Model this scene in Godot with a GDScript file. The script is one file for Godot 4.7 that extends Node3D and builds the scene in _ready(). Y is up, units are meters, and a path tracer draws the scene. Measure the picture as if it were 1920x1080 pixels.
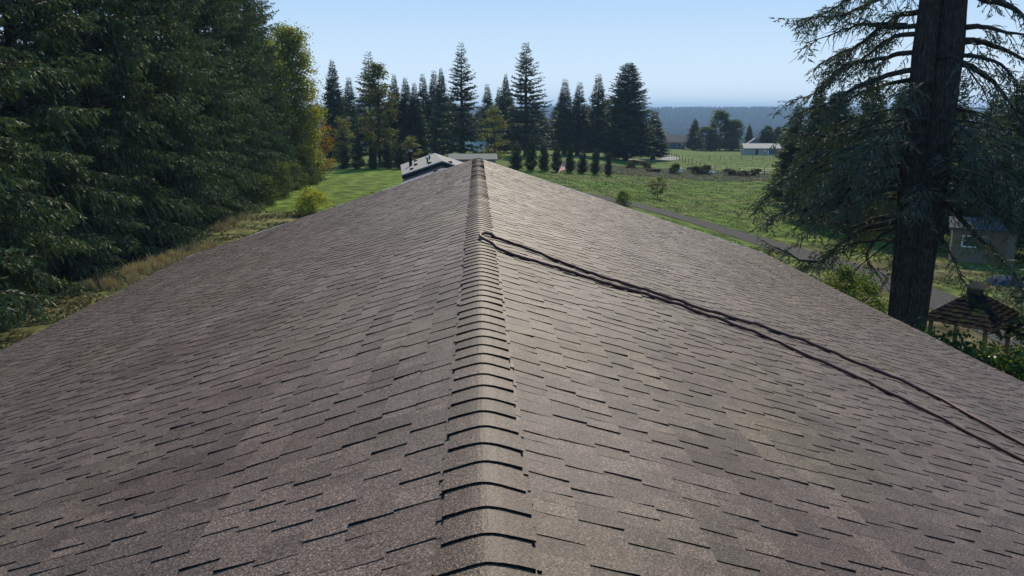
extends Node3D

# ------------------------------------------------------------------ mesh collector
class MB:
	var v := PackedVector3Array()
	var n := PackedVector3Array()
	var c := PackedColorArray()
	var uv := PackedVector2Array()
	var use_uv := false
	func tri(a: Vector3, b: Vector3, d: Vector3, col: Color) -> void:
		var nn := (b - a).cross(d - a).normalized()
		v.append(a); v.append(d); v.append(b)
		n.append(nn); n.append(nn); n.append(nn)
		c.append(col); c.append(col); c.append(col)
	func quad(a: Vector3, b: Vector3, d: Vector3, e: Vector3, col: Color) -> void:
		tri(a, b, d, col)
		tri(a, d, e, col)
	func quad_uv(a: Vector3, b: Vector3, d: Vector3, e: Vector3, ua: Vector2, ub: Vector2, ud: Vector2, ue: Vector2, col: Color) -> void:
		use_uv = true
		quad(a, b, d, e, col)
		uv.append(ua); uv.append(ud); uv.append(ub)
		uv.append(ua); uv.append(ue); uv.append(ud)
	func tri_n(a: Vector3, b: Vector3, d: Vector3, na: Vector3, nb: Vector3, nd: Vector3, col: Color) -> void:
		v.append(a); v.append(d); v.append(b)
		n.append(na); n.append(nd); n.append(nb)
		c.append(col); c.append(col); c.append(col)
	func box(lo: Vector3, hi: Vector3, col: Color) -> void:
		box_t(Transform3D(Basis.IDENTITY, (lo + hi) * 0.5), hi - lo, col)
	func box_t(t: Transform3D, s: Vector3, col: Color) -> void:
		var p := []
		for i in 8:
			p.append(t * Vector3(s.x * (0.5 if i & 1 else -0.5), s.y * (0.5 if i & 2 else -0.5), s.z * (0.5 if i & 4 else -0.5)))
		quad(p[4], p[5], p[7], p[6], col)
		quad(p[1], p[0], p[2], p[3], col)
		quad(p[5], p[1], p[3], p[7], col)
		quad(p[0], p[4], p[6], p[2], col)
		quad(p[6], p[7], p[3], p[2], col)
		quad(p[0], p[1], p[5], p[4], col)
	func tube(pts: PackedVector3Array, rad: PackedFloat32Array, sides: int, col: Color, capped := true) -> void:
		var m := pts.size()
		var prev_v := []
		var prev_n := []
		var ref := Vector3.UP
		for i in m:
			var t: Vector3 = pts[mini(i + 1, m - 1)] - pts[maxi(i - 1, 0)]
			t = t.normalized()
			if absf(t.dot(ref)) > 0.95:
				ref = Vector3.RIGHT if absf(t.x) < 0.8 else Vector3.FORWARD
			var s := t.cross(ref).normalized()
			var u := s.cross(t)
			ref = u
			var ring_v := []
			var ring_n := []
			for k in sides:
				var a := TAU * k / sides
				var d := s * cos(a) + u * sin(a)
				ring_v.append(pts[i] + d * rad[i])
				ring_n.append(d)
			if i > 0:
				for k in sides:
					var k2 := (k + 1) % sides
					tri_n(prev_v[k], ring_v[k], ring_v[k2], prev_n[k], ring_n[k], ring_n[k2], col)
					tri_n(prev_v[k], ring_v[k2], prev_v[k2], prev_n[k], ring_n[k2], prev_n[k2], col)
			prev_v = ring_v
			prev_n = ring_n
			if capped and (i == 0 or i == m - 1):
				for k in range(1, sides - 1):
					tri(ring_v[0], ring_v[k], ring_v[k + 1], col)
	func mesh(m: Material) -> ArrayMesh:
		var a := []
		a.resize(Mesh.ARRAY_MAX)
		a[Mesh.ARRAY_VERTEX] = v
		a[Mesh.ARRAY_NORMAL] = n
		a[Mesh.ARRAY_COLOR] = c
		if use_uv:
			a[Mesh.ARRAY_TEX_UV] = uv
		var am := ArrayMesh.new()
		am.add_surface_from_arrays(Mesh.PRIMITIVE_TRIANGLES, a)
		am.surface_set_material(0, m)
		return am

var M := {}
var taken := {}
var tris := 0
var warp_noise := FastNoiseLite.new()
var land_noise := FastNoiseLite.new()

# ------------------------------------------------------------------ scene helpers
func numbered(called: String) -> String:
	var k: int = taken.get(called, 0)
	taken[called] = k + 1
	return called if k == 0 else "%s_%03d" % [called, k]

func show_mesh(called: String, mesh: Mesh, parent: Node3D) -> MeshInstance3D:
	var o := MeshInstance3D.new()
	o.name = numbered(called) if parent == self else called
	o.mesh = mesh
	o.cast_shadow = GeometryInstance3D.SHADOW_CASTING_SETTING_ON
	parent.add_child(o, true)
	return o

func part(called: String, mb: MB, m: Material, parent: Node3D) -> MeshInstance3D:
	tris += mb.v.size() / 3
	return show_mesh(called, mb.mesh(m), parent)

func tag(o: Node, label: String, category: String, group := "") -> void:
	o.set_meta("label", label)
	o.set_meta("category", category)
	if group != "":
		o.set_meta("group", group)

func thing(called: String, label: String, category: String, at: Vector3, turn := 0.0, group := "") -> Node3D:
	var o := Node3D.new()
	o.name = numbered(called)
	add_child(o)
	o.position = at
	o.rotation.y = turn
	tag(o, label, category, group)
	return o

func structure(called: String, mb: MB, m: Material) -> MeshInstance3D:
	var o := part(called, mb, m, self)
	o.set_meta("kind", "structure")
	return o

func smooth(a: float, b: float, x: float) -> float:
	return smoothstep(a, b, x)

func land(x: float, z: float) -> float:
	var d := sqrt(x * x + z * z)
	var y := -2.0 * smoothstep(6.0, 16.0 + 0.25 * maxf(0.0, d - 30.0), x) - 0.02 * maxf(0.0, minf(d, 360.0) - 80.0)
	if d > 360.0:
		y -= 62.0 * smoothstep(360.0, 1100.0, d)
		var az := atan2(x, -z)
		y += (64.0 + 9.0 * land_noise.get_noise_2d(az * 260.0, 3.0)) * smoothstep(1900.0, 3600.0, d)
		y -= 60.0 * smoothstep(3700.0, 5200.0, d)
		y += (74.0 + 26.0 * land_noise.get_noise_2d(az * 200.0, 90.0)) * smoothstep(6000.0, 9000.0, d)
	return y

# ------------------------------------------------------------------ textures and materials
func grain_image(size: int, seed_: int, lo: float, hi: float, bright: float) -> Image:
	var r := RandomNumberGenerator.new()
	r.seed = seed_
	var b := PackedByteArray()
	b.resize(size * size)
	for i in size * size:
		var x := r.randf()
		var g := lo + (hi - lo) * r.randf()
		if x < bright:
			g = 1.0
		elif x > 0.90:
			g = lo * 0.5
		b[i] = int(clampf(g, 0.0, 1.0) * 255.0)
	var im := Image.create_from_data(size, size, false, Image.FORMAT_L8, b)
	return im

func noise_image(size: int, seed_: int, freq: float, octaves: int, lo: Color, hi: Color) -> Image:
	var f := FastNoiseLite.new()
	f.seed = seed_
	f.noise_type = FastNoiseLite.TYPE_SIMPLEX_SMOOTH
	f.frequency = freq
	f.fractal_octaves = octaves
	var im := f.get_seamless_image(size, size)
	im.convert(Image.FORMAT_L8)
	var d := im.get_data()
	var o := PackedByteArray()
	o.resize(size * size * 3)
	for i in size * size:
		var c := lo.lerp(hi, d[i] / 255.0)
		o[i * 3] = int(c.r * 255.0)
		o[i * 3 + 1] = int(c.g * 255.0)
		o[i * 3 + 2] = int(c.b * 255.0)
	return Image.create_from_data(size, size, false, Image.FORMAT_RGB8, o)

func plain(rough: float, spec := 0.4) -> StandardMaterial3D:
	var m := StandardMaterial3D.new()
	m.vertex_color_use_as_albedo = true
	m.roughness = rough
	m.metallic_specular = spec
	return m

func leafy(back: Color, rough := 0.55) -> StandardMaterial3D:
	var m := plain(rough, 0.28)
	m.cull_mode = BaseMaterial3D.CULL_DISABLED
	m.backlight_enabled = true
	m.backlight = back
	return m

func tri_tex(m: StandardMaterial3D, im: Image, scale_: float) -> void:
	m.albedo_texture = ImageTexture.create_from_image(im)
	m.uv1_triplanar = true
	m.uv1_world_triplanar = true
	m.uv1_scale = Vector3.ONE * scale_

func make_materials() -> void:
	var g := grain_image(1024, 11, 0.08, 0.70, 0.26)
	var coarse := grain_image(512, 12, 0.18, 0.80, 0.16)
	coarse.resize(1024, 1024, Image.INTERPOLATE_CUBIC)
	var mix := g.get_data()
	var cd := coarse.get_data()
	for i in mix.size():
		mix[i] = int(mix[i] * 0.58 + cd[i] * 0.42)
	g = Image.create_from_data(1024, 1024, false, Image.FORMAT_L8, mix)
	var shingle := plain(0.58, 0.31)
	shingle.albedo_texture = ImageTexture.create_from_image(g)
	var gn := g.duplicate() as Image
	gn.convert(Image.FORMAT_RGBA8)
	gn.bump_map_to_normal_map(2.0)
	shingle.normal_enabled = true
	shingle.normal_texture = ImageTexture.create_from_image(gn)
	shingle.normal_scale = 0.3
	M.shingle = shingle
	M.needle = leafy(Color(0.56, 0.66, 0.32), 0.65)
	M.leaf = leafy(Color(1.0, 1.0, 0.5), 0.65)
	M.grass_blade = leafy(Color(0.4, 0.4, 0.2), 0.7)
	var bark := plain(0.9, 0.2)
	tri_tex(bark, noise_image(512, 5, 0.02, 5, Color(0.35, 0.35, 0.35), Color(1, 1, 1)), 0.6)
	bark.uv1_scale = Vector3(1.6, 0.35, 1.6)
	M.bark = bark
	var ground := plain(0.95, 0.15)
	tri_tex(ground, noise_image(1024, 8, 0.006, 7, Color(0.42, 0.45, 0.4), Color(1, 1, 0.96)), 0.07)
	ground.detail_enabled = true
	ground.detail_blend_mode = BaseMaterial3D.BLEND_MODE_MUL
	ground.detail_albedo = ImageTexture.create_from_image(noise_image(512, 21, 0.02, 5, Color(0.62, 0.62, 0.58), Color(1, 1, 1)))
	M.ground = ground
	var gravel := plain(0.95, 0.2)
	tri_tex(gravel, noise_image(512, 31, 0.03, 6, Color(0.55, 0.55, 0.55), Color(1, 1, 1)), 0.25)
	M.gravel = gravel
	M.paint = plain(0.85, 0.15)
	M.wood = plain(0.85, 0.25)
	M.shaded_shake = plain(1.0, 0.04)
	M.hose = plain(0.6, 0.4)
	var metal := plain(0.35, 0.5)
	metal.metallic = 0.6
	M.metal = metal
	M.far = plain(0.95, 0.1)

# ------------------------------------------------------------------ the shingled roof under the camera
const RIDGE := 6.6
const CP := 0.948683
const SP := 0.316228
const EXPOSURE := 0.1445
const COURSES := 51
const CUT := Color(0.035, 0.030, 0.028)  # cut asphalt edges, painted near black to deepen the shadow lines
const Z_NEAR := 2.4
const Z_FAR := -18.8

func warp(x: float, z: float) -> float:
	return 0.014 * warp_noise.get_noise_2d(x * 55.0, z * 40.0) + 0.0012 * warp_noise.get_noise_2d(x * 300.0 + 500.0, z * 260.0)

func on_roof(s: float, u: float, z: float, lift: float) -> Vector3:
	var x := s * u * CP
	var w := warp(x, z) + lift
	return Vector3(x + s * SP * w, RIDGE - u * SP + CP * w, z)

func roof_height(x: float, z: float) -> float:
	return RIDGE - absf(x) / 3.0 + 0.014 * warp_noise.get_noise_2d(x * 55.0, z * 40.0) / CP

func tab_shape(mb: MB, s: float, k: int, z0: float, z1: float, hi: float, col: Color, r: RandomNumberGenerator) -> void:
	# z0 is the end nearer the camera
	var u0 := k * EXPOSURE - 0.03
	var u1 := (k + 1) * EXPOSURE + r.randf_range(-0.002, 0.004)
	if u0 < 0.0:
		u0 = 0.0
	var a := on_roof(s, u0, z0, hi)
	var b := on_roof(s, u1, z0 + r.randf_range(-0.002, 0.002), 0.006 + hi + r.randf_range(-0.0015, 0.004))
	var c := on_roof(s, u1, z1 + r.randf_range(-0.002, 0.002), 0.006 + hi + r.randf_range(-0.0015, 0.0025))
	var d := on_roof(s, u0, z1, hi)
	var um := (u0 + u1) * 0.5
	var am := on_roof(s, um, z0 + r.randf_range(-0.001, 0.001), 0.003 + hi + r.randf_range(-0.0006, 0.0006))
	var dm := on_roof(s, um, z1, 0.003 + hi)
	var down := Vector3(-s * SP, -CP, 0.0) * (0.006 + hi)
	var o := Vector2(r.randf(), r.randf())
	var ua := o + Vector2(z0, u0) / 2.0
	var ub := o + Vector2(z0, u1) / 2.0
	var uc := o + Vector2(z1, u1) / 2.0
	var ud := o + Vector2(z1, u0) / 2.0
	var uam := (ua + ub) * 0.5
	var udm := (uc + ud) * 0.5
	if s > 0.0:
		mb.quad_uv(a, am, dm, d, ua, uam, udm, ud, col)
		mb.quad_uv(am, b, c, dm, uam, ub, uc, udm, col)
		mb.quad_uv(b, b + down, c + down, c, ub, ub, uc, uc, CUT)
		mb.quad_uv(a, a + down, am + down, am, ua, ua, uam, uam, CUT)
		mb.quad_uv(am, am + down, b + down, b, uam, uam, ub, ub, CUT)
		mb.quad_uv(c, c + down, d + down, d, uc, uc, ud, ud, CUT)
	else:
		mb.quad_uv(d, dm, am, a, ud, udm, uam, ua, col)
		mb.quad_uv(dm, c, b, am, udm, uc, ub, uam, col)
		mb.quad_uv(c, c + down, b + down, b, uc, uc, ub, ub, CUT)
		mb.quad_uv(am, am + down, a + down, a, uam, uam, ua, ua, CUT)
		mb.quad_uv(b, b + down, am + down, am, ub, ub, uam, uam, CUT)
		mb.quad_uv(d, d + down, c + down, c, ud, ud, uc, uc, CUT)

func shingle_color(x: float, z: float, r: RandomNumberGenerator) -> Color:
	# weathered brown with olive and red brown patches, every tab a little different
	var t := warp_noise.get_noise_2d(x * 34.0 + 900.0, z * 30.0)
	var q := warp_noise.get_noise_2d(x * 60.0 - 700.0, z * 60.0 + 200.0)
	var c := Color(0.325, 0.232, 0.190).lerp(Color(0.300, 0.225, 0.145), clampf(t * 1.7, 0.0, 1.0))
	c = c.lerp(Color(0.262, 0.172, 0.138), clampf(q * 1.8, 0.0, 0.8))
	var k := r.randf_range(0.76, 1.22)
	return Color(c.r * k, c.g * k, c.b * k)

func build_house() -> void:
	var house := thing("house", "house seen from its brown shingled gable roof, ridge running away from the viewer", "house", Vector3.ZERO)
	# walls, so that the roof stands on something
	var wl := MB.new()
	wl.box(Vector3(-6.4, -2.6, -18.2), Vector3(6.4, 4.25, 2.0), Color(0.35, 0.32, 0.27))
	for e in [-18.2, 2.0]:
		wl.tri(Vector3(-6.4, 4.25, e), Vector3(6.4, 4.25, e), Vector3(0, 6.35, e), Color(0.35, 0.32, 0.27))
	part("wall", wl, M.paint, house)
	# roof deck
	var dk := MB.new()
	var un := 15
	var zn := 43
	for s in [1.0, -1.0]:
		for i in un:
			for j in zn:
				var ua: float = 7.36 * i / un
				var ub: float = 7.36 * (i + 1) / un
				var za: float = lerpf(Z_NEAR, Z_FAR, float(j) / zn)
				var zb: float = lerpf(Z_NEAR, Z_FAR, float(j + 1) / zn)
				var p := [on_roof(s, ua, za, -0.012), on_roof(s, ub, za, -0.012), on_roof(s, ub, zb, -0.012), on_roof(s, ua, zb, -0.012)]
				if s > 0:
					dk.quad(p[0], p[1], p[2], p[3], Color(0.05, 0.045, 0.04))
				else:
					dk.quad(p[3], p[2], p[1], p[0], Color(0.05, 0.045, 0.04))
	var roof := part("roof", dk, M.wood, house)
	# fascia and drip edge along both gable ends and both eaves
	for s in [1.0, -1.0]:
		for e in [Z_FAR - 0.012, Z_NEAR + 0.012]:
			var fb := MB.new()
			var a := on_roof(s, 0.0, e, -0.02)
			var b := on_roof(s, 7.38, e, -0.02)
			var t := Transform3D(Basis(Vector3(0, 0, 1), -s * atan(1.0 / 3.0)), (a + b) * 0.5 + Vector3(0, -0.09, 0))
			fb.box_t(t, Vector3(7.38, 0.18, 0.022), Color(0.55, 0.53, 0.5))
			part("fascia", fb, M.paint, roof)
			var db := MB.new()
			var t2 := Transform3D(Basis(Vector3(0, 0, 1), -s * atan(1.0 / 3.0)), (a + b) * 0.5 + Vector3(0, 0.012, 0))
			db.box_t(t2, Vector3(7.38, 0.03, 0.03), Color(0.7, 0.7, 0.68))
			part("drip_edge", db, M.paint, roof)
		var ev := MB.new()
		var q := on_roof(s, 7.36, 0.0, -0.1)
		ev.box(Vector3(q.x - 0.02 + 0.02 * s, q.y - 0.14, Z_FAR), Vector3(q.x + 0.02 + 0.02 * s, q.y - 0.03, Z_NEAR), Color(0.5, 0.48, 0.45))
		part("fascia", ev, M.paint, roof)
	# shingle tabs
	var r := RandomNumberGenerator.new()
	r.seed = 77
	var tabs := []
	for s in [1.0, -1.0]:
		for k in COURSES:
			var z := Z_NEAR + r.randf_range(-0.1, 0.0)
			var raised := r.randf() < 0.5
			var piece := r.randf_range(0.0, 0.95)
			var tone := r.randf_range(0.84, 1.16)
			while z > Z_FAR + 0.03:
				var w := r.randf_range(0.075, 0.145) if raised else r.randf_range(0.06, 0.11)
				var z1 := maxf(z - w, Z_FAR)
				if Z_FAR + 0.05 > z1:
					z1 = Z_FAR
				var hi := r.randf_range(0.0030, 0.0054) if raised else r.randf_range(0.0, 0.0006)
				var u: float = (k + 0.5) * EXPOSURE
				var x: float = s * u * CP
				piece += w
				if piece > 0.95:
					piece = 0.0
					tone = r.randf_range(0.84, 1.16)
				var base_c := shingle_color(x, z, r)
				base_c = Color(base_c.r * tone, base_c.g * tone, base_c.b * tone)
				var cam_d := Vector3(x, RIDGE - u * SP - 7.7, (z + z1) * 0.5).length()
				var seen := z1 < -1.5 and absf(x) < 0.66 * -z1 and z1 > -7.0
				tabs.append([s, k, z, z1, hi, base_c, cam_d if seen else 99.0])
				z = z1
				raised = not raised if r.randf() < 0.9 else raised
	var ds := PackedFloat32Array()
	for t in tabs:
		ds.append(t[6])
	ds.sort()
	var limit := ds[299]
	var rest := MB.new()
	for t in tabs:
		if t[6] < limit:
			var one := MB.new()
			tab_shape(one, t[0], t[1], t[2], t[3], t[4], t[5], r)
			part("shingle_tab", one, M.shingle, roof)
		else:
			tab_shape(rest, t[0], t[1], t[2], t[3], t[4], t[5], r)
	var field := part("shingle_field", rest, M.shingle, roof)
	field.set_meta("kind", "stuff")
	# ridge caps: each bent over the ridge, its near end lying on the next one
	var zc := -0.9 + 23 * 0.1435
	var prof := [-0.127, -0.085, -0.045, -0.018, 0.0, 0.018, 0.045, 0.085, 0.127]
	while zc > Z_FAR + 0.05:
		var mb := MB.new()
		var zf := zc - 0.175
		var col := shingle_color(0.0, zc, r)
		var worn := r.randf_range(0.74, 0.92)
		col = Color(col.r * worn, col.g * worn * 0.98, col.b * worn * 0.96)
		var skew := r.randf_range(-0.010, 0.010)
		var off := r.randf_range(-0.007, 0.007)
		var lift_l := r.randf_range(0.0, 0.003)
		var lift_r := r.randf_range(0.0, 0.0045)
		var near := []
		var far := []
		for i in prof.size():
			var x: float = prof[i] + off
			var y := RIDGE - (sqrt(x * x + 0.0012) - 0.026) / 3.0
			var l := lift_l if x < 0.0 else lift_r
			near.append(Vector3(x, y + warp(0, zc) + 0.0145 + l * absf(x) / 0.127, zc + skew * x / 0.127 + r.randf_range(-0.0015, 0.0015)))
			far.append(Vector3(x * 0.985, y + warp(0, zf) + 0.0065, zf + skew * x / 0.127))
		var o := Vector2(r.randf(), r.randf())
		var th := Vector3(0, -0.005, 0)
		for i in prof.size() - 1:
			var ua := o + Vector2(prof[i], 0) / 2.0
			var ub := o + Vector2(prof[i + 1], 0) / 2.0
			var dv := Vector2(0, 0.175 / 2.0)
			mb.quad_uv(near[i], near[i + 1], far[i + 1], far[i], ua, ub, ub + dv, ua + dv, col)
			mb.quad_uv(near[i] + th, near[i + 1] + th, near[i + 1], near[i], ua, ub, ub, ua, CUT)
		var e := prof.size() - 1
		var dn := Vector3(0, -0.012, 0)
		mb.quad_uv(far[0] + dn, near[0] + dn, near[0], far[0], o, o, o, o, CUT)
		mb.quad_uv(near[e] + dn, far[e] + dn, far[e], near[e], o, o, o, o, CUT)
		part("ridge_cap", mb, M.shingle, roof)
		zc -= 0.1435 + r.randf_range(-0.007, 0.007)

func build_hose() -> void:
	var way := [Vector2(4.072,-4.909), Vector2(4.006,-5.259), Vector2(3.906,-5.683), Vector2(3.809,-6.132), Vector2(3.587,-6.405), Vector2(3.344,-6.511), Vector2(3.137,-6.708), Vector2(2.842,-6.813), Vector2(2.463,-6.90), Vector2(2.072,-6.828), Vector2(1.729,-6.843), Vector2(1.432,-6.834), Vector2(1.170,-6.803), Vector2(0.958,-6.799), Vector2(0.789,-6.838), Vector2(0.660,-6.871), Vector2(0.508,-6.971), Vector2(0.323,-7.004), Vector2(0.162,-7.053), Vector2(0.056,-7.031), Vector2(0.017,-6.924), Vector2(0.003,-6.80), Vector2(0.021,-6.70), Vector2(0.089,-6.599), Vector2(0.175,-6.498), Vector2(0.296,-6.441), Vector2(0.419,-6.461), Vector2(0.611,-6.500), Vector2(0.763,-6.516), Vector2(0.904,-6.515), Vector2(1.059,-6.531), Vector2(1.219,-6.553), Vector2(1.384,-6.590), Vector2(1.670,-6.60), Vector2(1.993,-6.564), Vector2(2.301,-6.478), Vector2(2.485,-6.361), Vector2(2.727,-6.075), Vector2(2.982,-5.829), Vector2(3.138,-5.578), Vector2(3.316,-5.313), Vector2(3.456,-5.004), Vector2(3.593,-4.695), Vector2(3.667,-4.400)]
	way.push_front(Vector2(4.3, -3.6))
	way.append(Vector2(3.9, -3.2))
	var cv := Curve3D.new()
	for i in way.size():
		var p: Vector2 = way[i]
		var t: Vector2 = (way[mini(i + 1, way.size() - 1)] - way[maxi(i - 1, 0)]) / 6.0
		var lift := 0.024 if absf(p.x) > 0.14 else 0.040
		var t3 := Vector3(t.x, 0, t.y)
		cv.add_point(Vector3(p.x, roof_height(p.x, p.y) + lift, p.y), -t3, t3)
	cv.bake_interval = 0.03
	var pts := PackedVector3Array()
	var rad := PackedFloat32Array()
	for p in cv.get_baked_points():
		var y := roof_height(p.x, p.z) + (0.0255 if absf(p.x) > 0.14 else 0.0255 + 0.018 * (1.0 - smoothstep(0.1, 0.14, absf(p.x))))
		pts.append(Vector3(p.x, maxf(y, p.y), p.z))
		rad.append(0.0145)
	var mb := MB.new()
	mb.tube(pts, rad, 10, Color(0.075, 0.026, 0.020))
	var o := part("garden_hose", mb, M.hose, self)
	tag(o, "dark red brown hose doubled back in a loop over the roof ridge", "hose")

# ------------------------------------------------------------------ trees
func make_branch(wood: MB, leaf: MB, r: RandomNumberGenerator, pts: PackedVector3Array, rad0: float, P: Dictionary, col: Color, start: float) -> void:
	# pts: the limb's polyline; foliage from 'start' of its length on
	var m := pts.size()
	var total := 0.0
	for i in m - 1:
		total += pts[i].distance_to(pts[i + 1])
	if rad0 > 0.0:
		var rad := PackedFloat32Array()
		for i in m:
			rad.append(rad0 * (1.0 - 0.88 * i / (m - 1)))
		wood.tube(pts, rad, P.get("sides", 4), P.wood, false)
	var bsp: float = P.bsp
	var ssp: float = P.ssp
	var sl: float = P.sl
	var sw: float = P.sw
	var hang: float = P.hang
	var blmax: float = P.blmax
	var seg := 0
	var acc := 0.0
	var at := total * start
	var side_sign := 1.0
	while at < total:
		while seg < m - 2 and acc + pts[seg].distance_to(pts[seg + 1]) < at:
			acc += pts[seg].distance_to(pts[seg + 1])
			seg += 1
		var sd := pts[seg].distance_to(pts[seg + 1])
		var p := pts[seg].lerp(pts[seg + 1], clampf((at - acc) / maxf(sd, 0.001), 0.0, 1.0))
		var fwd := (pts[seg + 1] - pts[seg]).normalized()
		var side := fwd.cross(Vector3.UP).normalized()
		var t := at / total
		var bl := minf(0.14 + P.blk * total * (1.0 - t), blmax) * r.randf_range(0.6, 1.15)
		var d := (fwd * 0.6 + side * side_sign * r.randf_range(0.5, 0.9) + Vector3(0, r.randf_range(-hang, 0.38), 0)).normalized()
		side_sign = -side_sign
		var steps := int(bl / ssp) + 1
		var q := p
		var tone := r.randf_range(0.75, 1.2)
		var c1 := Color(col.r * tone, col.g * tone, col.b * tone)
		for j in steps:
			q += d * ssp
			d.y -= hang * 0.09
			var d2 := (d + Vector3(r.randf_range(-0.75, 0.75), r.randf_range(-0.7, 0.45), r.randf_range(-0.75, 0.75))).normalized()
			var wv := d2.cross(Vector3(r.randf_range(-1, 1), r.randf_range(-0.3, 1), r.randf_range(-1, 1))).normalized() * (sw * 0.5)
			leaf.tri(q - wv, q + wv, q + d2 * (sl * r.randf_range(0.7, 1.25)), c1)
			d2 = (d + Vector3(r.randf_range(-0.75, 0.75), r.randf_range(-0.7, 0.45), r.randf_range(-0.75, 0.75))).normalized()
			wv = d2.cross(Vector3(r.randf_range(-1, 1), r.randf_range(-0.3, 1), r.randf_range(-1, 1))).normalized() * (sw * 0.5)
			leaf.tri(q - wv, q + wv, q + d2 * (sl * r.randf_range(0.7, 1.25)), c1)
		at += bsp * r.randf_range(0.7, 1.3)

func conifer(seed_: int, P: Dictionary) -> Dictionary:
	var r := RandomNumberGenerator.new()
	r.seed = seed_
	var wood := MB.new()
	var leaf := MB.new()
	var H: float = P.H
	var lean := Vector3(r.randf_range(-0.01, 0.01), 0, r.randf_range(-0.01, 0.01))
	var tp := PackedVector3Array()
	var tr := PackedFloat32Array()
	for i in 13:
		var f := i / 12.0
		tp.append(Vector3(lean.x * H * f + 0.04 * sin(f * 9.0 + seed_), -0.4 + (H + 0.3) * f, lean.z * H * f))
		tr.append(P.trunk * (1.0 - 0.97 * f) * (1.25 if i == 0 else 1.0))
	wood.tube(tp, tr, 8, P.wood, false)
	var y: float = P.y0
	while y < H - 0.15:
		var f: float = (y - P.y0) / (H - P.y0)
		var L: float = P.R * pow(1.0 - f, P.pw) * minf(1.0, P.low + f * 3.5)
		for i in P.per:
			var az := r.randf() * TAU
			var l := L * r.randf_range(P.get("lmin", 0.72), 1.12) + 0.06
			var out := Vector3(cos(az), 0, sin(az))
			var base := Vector3(lean.x * y, y + r.randf_range(-0.15, 0.15), lean.z * y)
			var rise: float = lerpf(P.rise0, P.rise1, f)
			var droop: float = P.droop * (1.0 - 0.6 * f)
			var pts := PackedVector3Array()
			var n := maxi(3, int(l / 0.6) + 2)
			var bend := r.randf_range(-0.15, 0.15)
			var sidev := out.cross(Vector3.UP)
			for k in n:
				var t := float(k) / (n - 1)
				pts.append(base + out * l * t + sidev * bend * l * t * t + Vector3(0, l * (rise * t - droop * t * t + P.tip * t * t * t), 0))
			var tone := r.randf_range(0.8, 1.18)
			var col: Color = P.col
			var Q := P.duplicate()
			Q.sl = P.sl * lerpf(1.0, 0.45, f * f)
			Q.sw = P.sw * lerpf(1.0, 0.5, f * f)
			make_branch(wood, leaf, r, pts, (0.008 + 0.009 * l) if l > 0.7 else 0.0, Q, Color(col.r * tone, col.g * tone, col.b * tone), P.bare * (1.0 if l > 1.0 else 0.3))
		y += P.dy * r.randf_range(0.7, 1.3) * (1.0 - 0.45 * f)
	tris += (wood.v.size() + leaf.v.size()) / 3
	return {"trunk": wood.mesh(M.bark), "crown": leaf.mesh(M.needle), "H": H, "R": P.R}

func broadleaf(seed_: int, H: float, R: float, y0: float, clumps: int, leaves: int, size: float, cols: Array, shape := 1.0) -> Dictionary:
	var r := RandomNumberGenerator.new()
	r.seed = seed_
	var wood := MB.new()
	var leaf := MB.new()
	var bark := Color(0.13, 0.115, 0.095)
	var tp := PackedVector3Array()
	var tr := PackedFloat32Array()
	for i in 9:
		var f := i / 8.0
		tp.append(Vector3(0.06 * H * 0.1 * sin(f * 5.0 + seed_), -0.2 + H * 0.9 * f, 0.05 * H * 0.1 * cos(f * 4.0)))
		tr.append(0.014 * H * (1.0 - 0.93 * f) + 0.008)
	wood.tube(tp, tr, 7, bark, false)
	for k in clumps:
		var f := r.randf()
		var yy := y0 + (H - y0) * f
		var w := R * pow(sin(PI * clampf(0.14 + 0.80 * f, 0.0, 1.0)), 0.8 * shape) * (1.0 - 0.35 * f)
		var az := r.randf() * TAU
		var rr := w * sqrt(r.randf_range(0.12, 1.0))
		var c := Vector3(cos(az) * rr, yy, sin(az) * rr)
		var root := Vector3(0, maxf(yy - rr * r.randf_range(0.5, 1.1), y0 * 0.6), 0)
		var pts := PackedVector3Array([root, root.lerp(c, 0.5) + Vector3(0, -0.06 * rr, 0), c])
		wood.tube(pts, PackedFloat32Array([0.006 * H * 0.5 + 0.006, 0.005 * H * 0.4 + 0.004, 0.003]), 4, bark, false)
		var cr := R * r.randf_range(0.14, 0.30)
		var base: Color = cols[r.randi() % cols.size()]
		for j in leaves:
			var o := Vector3(r.randfn(), r.randfn() * 0.7, r.randfn()) * cr * 0.6
			var a := Vector3(r.randf_range(-1, 1), r.randf_range(-0.9, 0.5), r.randf_range(-1, 1)).normalized()
			var b := a.cross(Vector3(r.randf_range(-1, 1), r.randf_range(-1, 1), r.randf_range(-1, 1))).normalized()
			var s := size * r.randf_range(0.65, 1.3)
			var tone := r.randf_range(0.7, 1.25)
			var col := Color(base.r * tone, base.g * tone, base.b * tone)
			var p := c + o
			leaf.quad(p, p + (a + b * 0.55) * s * 0.5, p + a * s, p + (a - b * 0.55) * s * 0.5, col)
	tris += (wood.v.size() + leaf.v.size()) / 3
	return {"trunk": wood.mesh(M.bark), "crown": leaf.mesh(M.leaf), "H": H, "R": R}

func plant_at(called: String, label: String, category: String, group: String, proto: Dictionary, x: float, z: float, height: float, width: float, turn: float, sink := 0.05) -> Node3D:
	var o := thing(called, label, category, Vector3(x, land(x, z) - sink, z), turn, group)
	var sy: float = height / proto.H
	var sx: float = width * 0.5 / proto.R
	o.scale = Vector3(sx, sy, sx)
	show_mesh("trunk", proto.trunk, o)
	show_mesh("crown", proto.crown, o)
	return o

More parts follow.
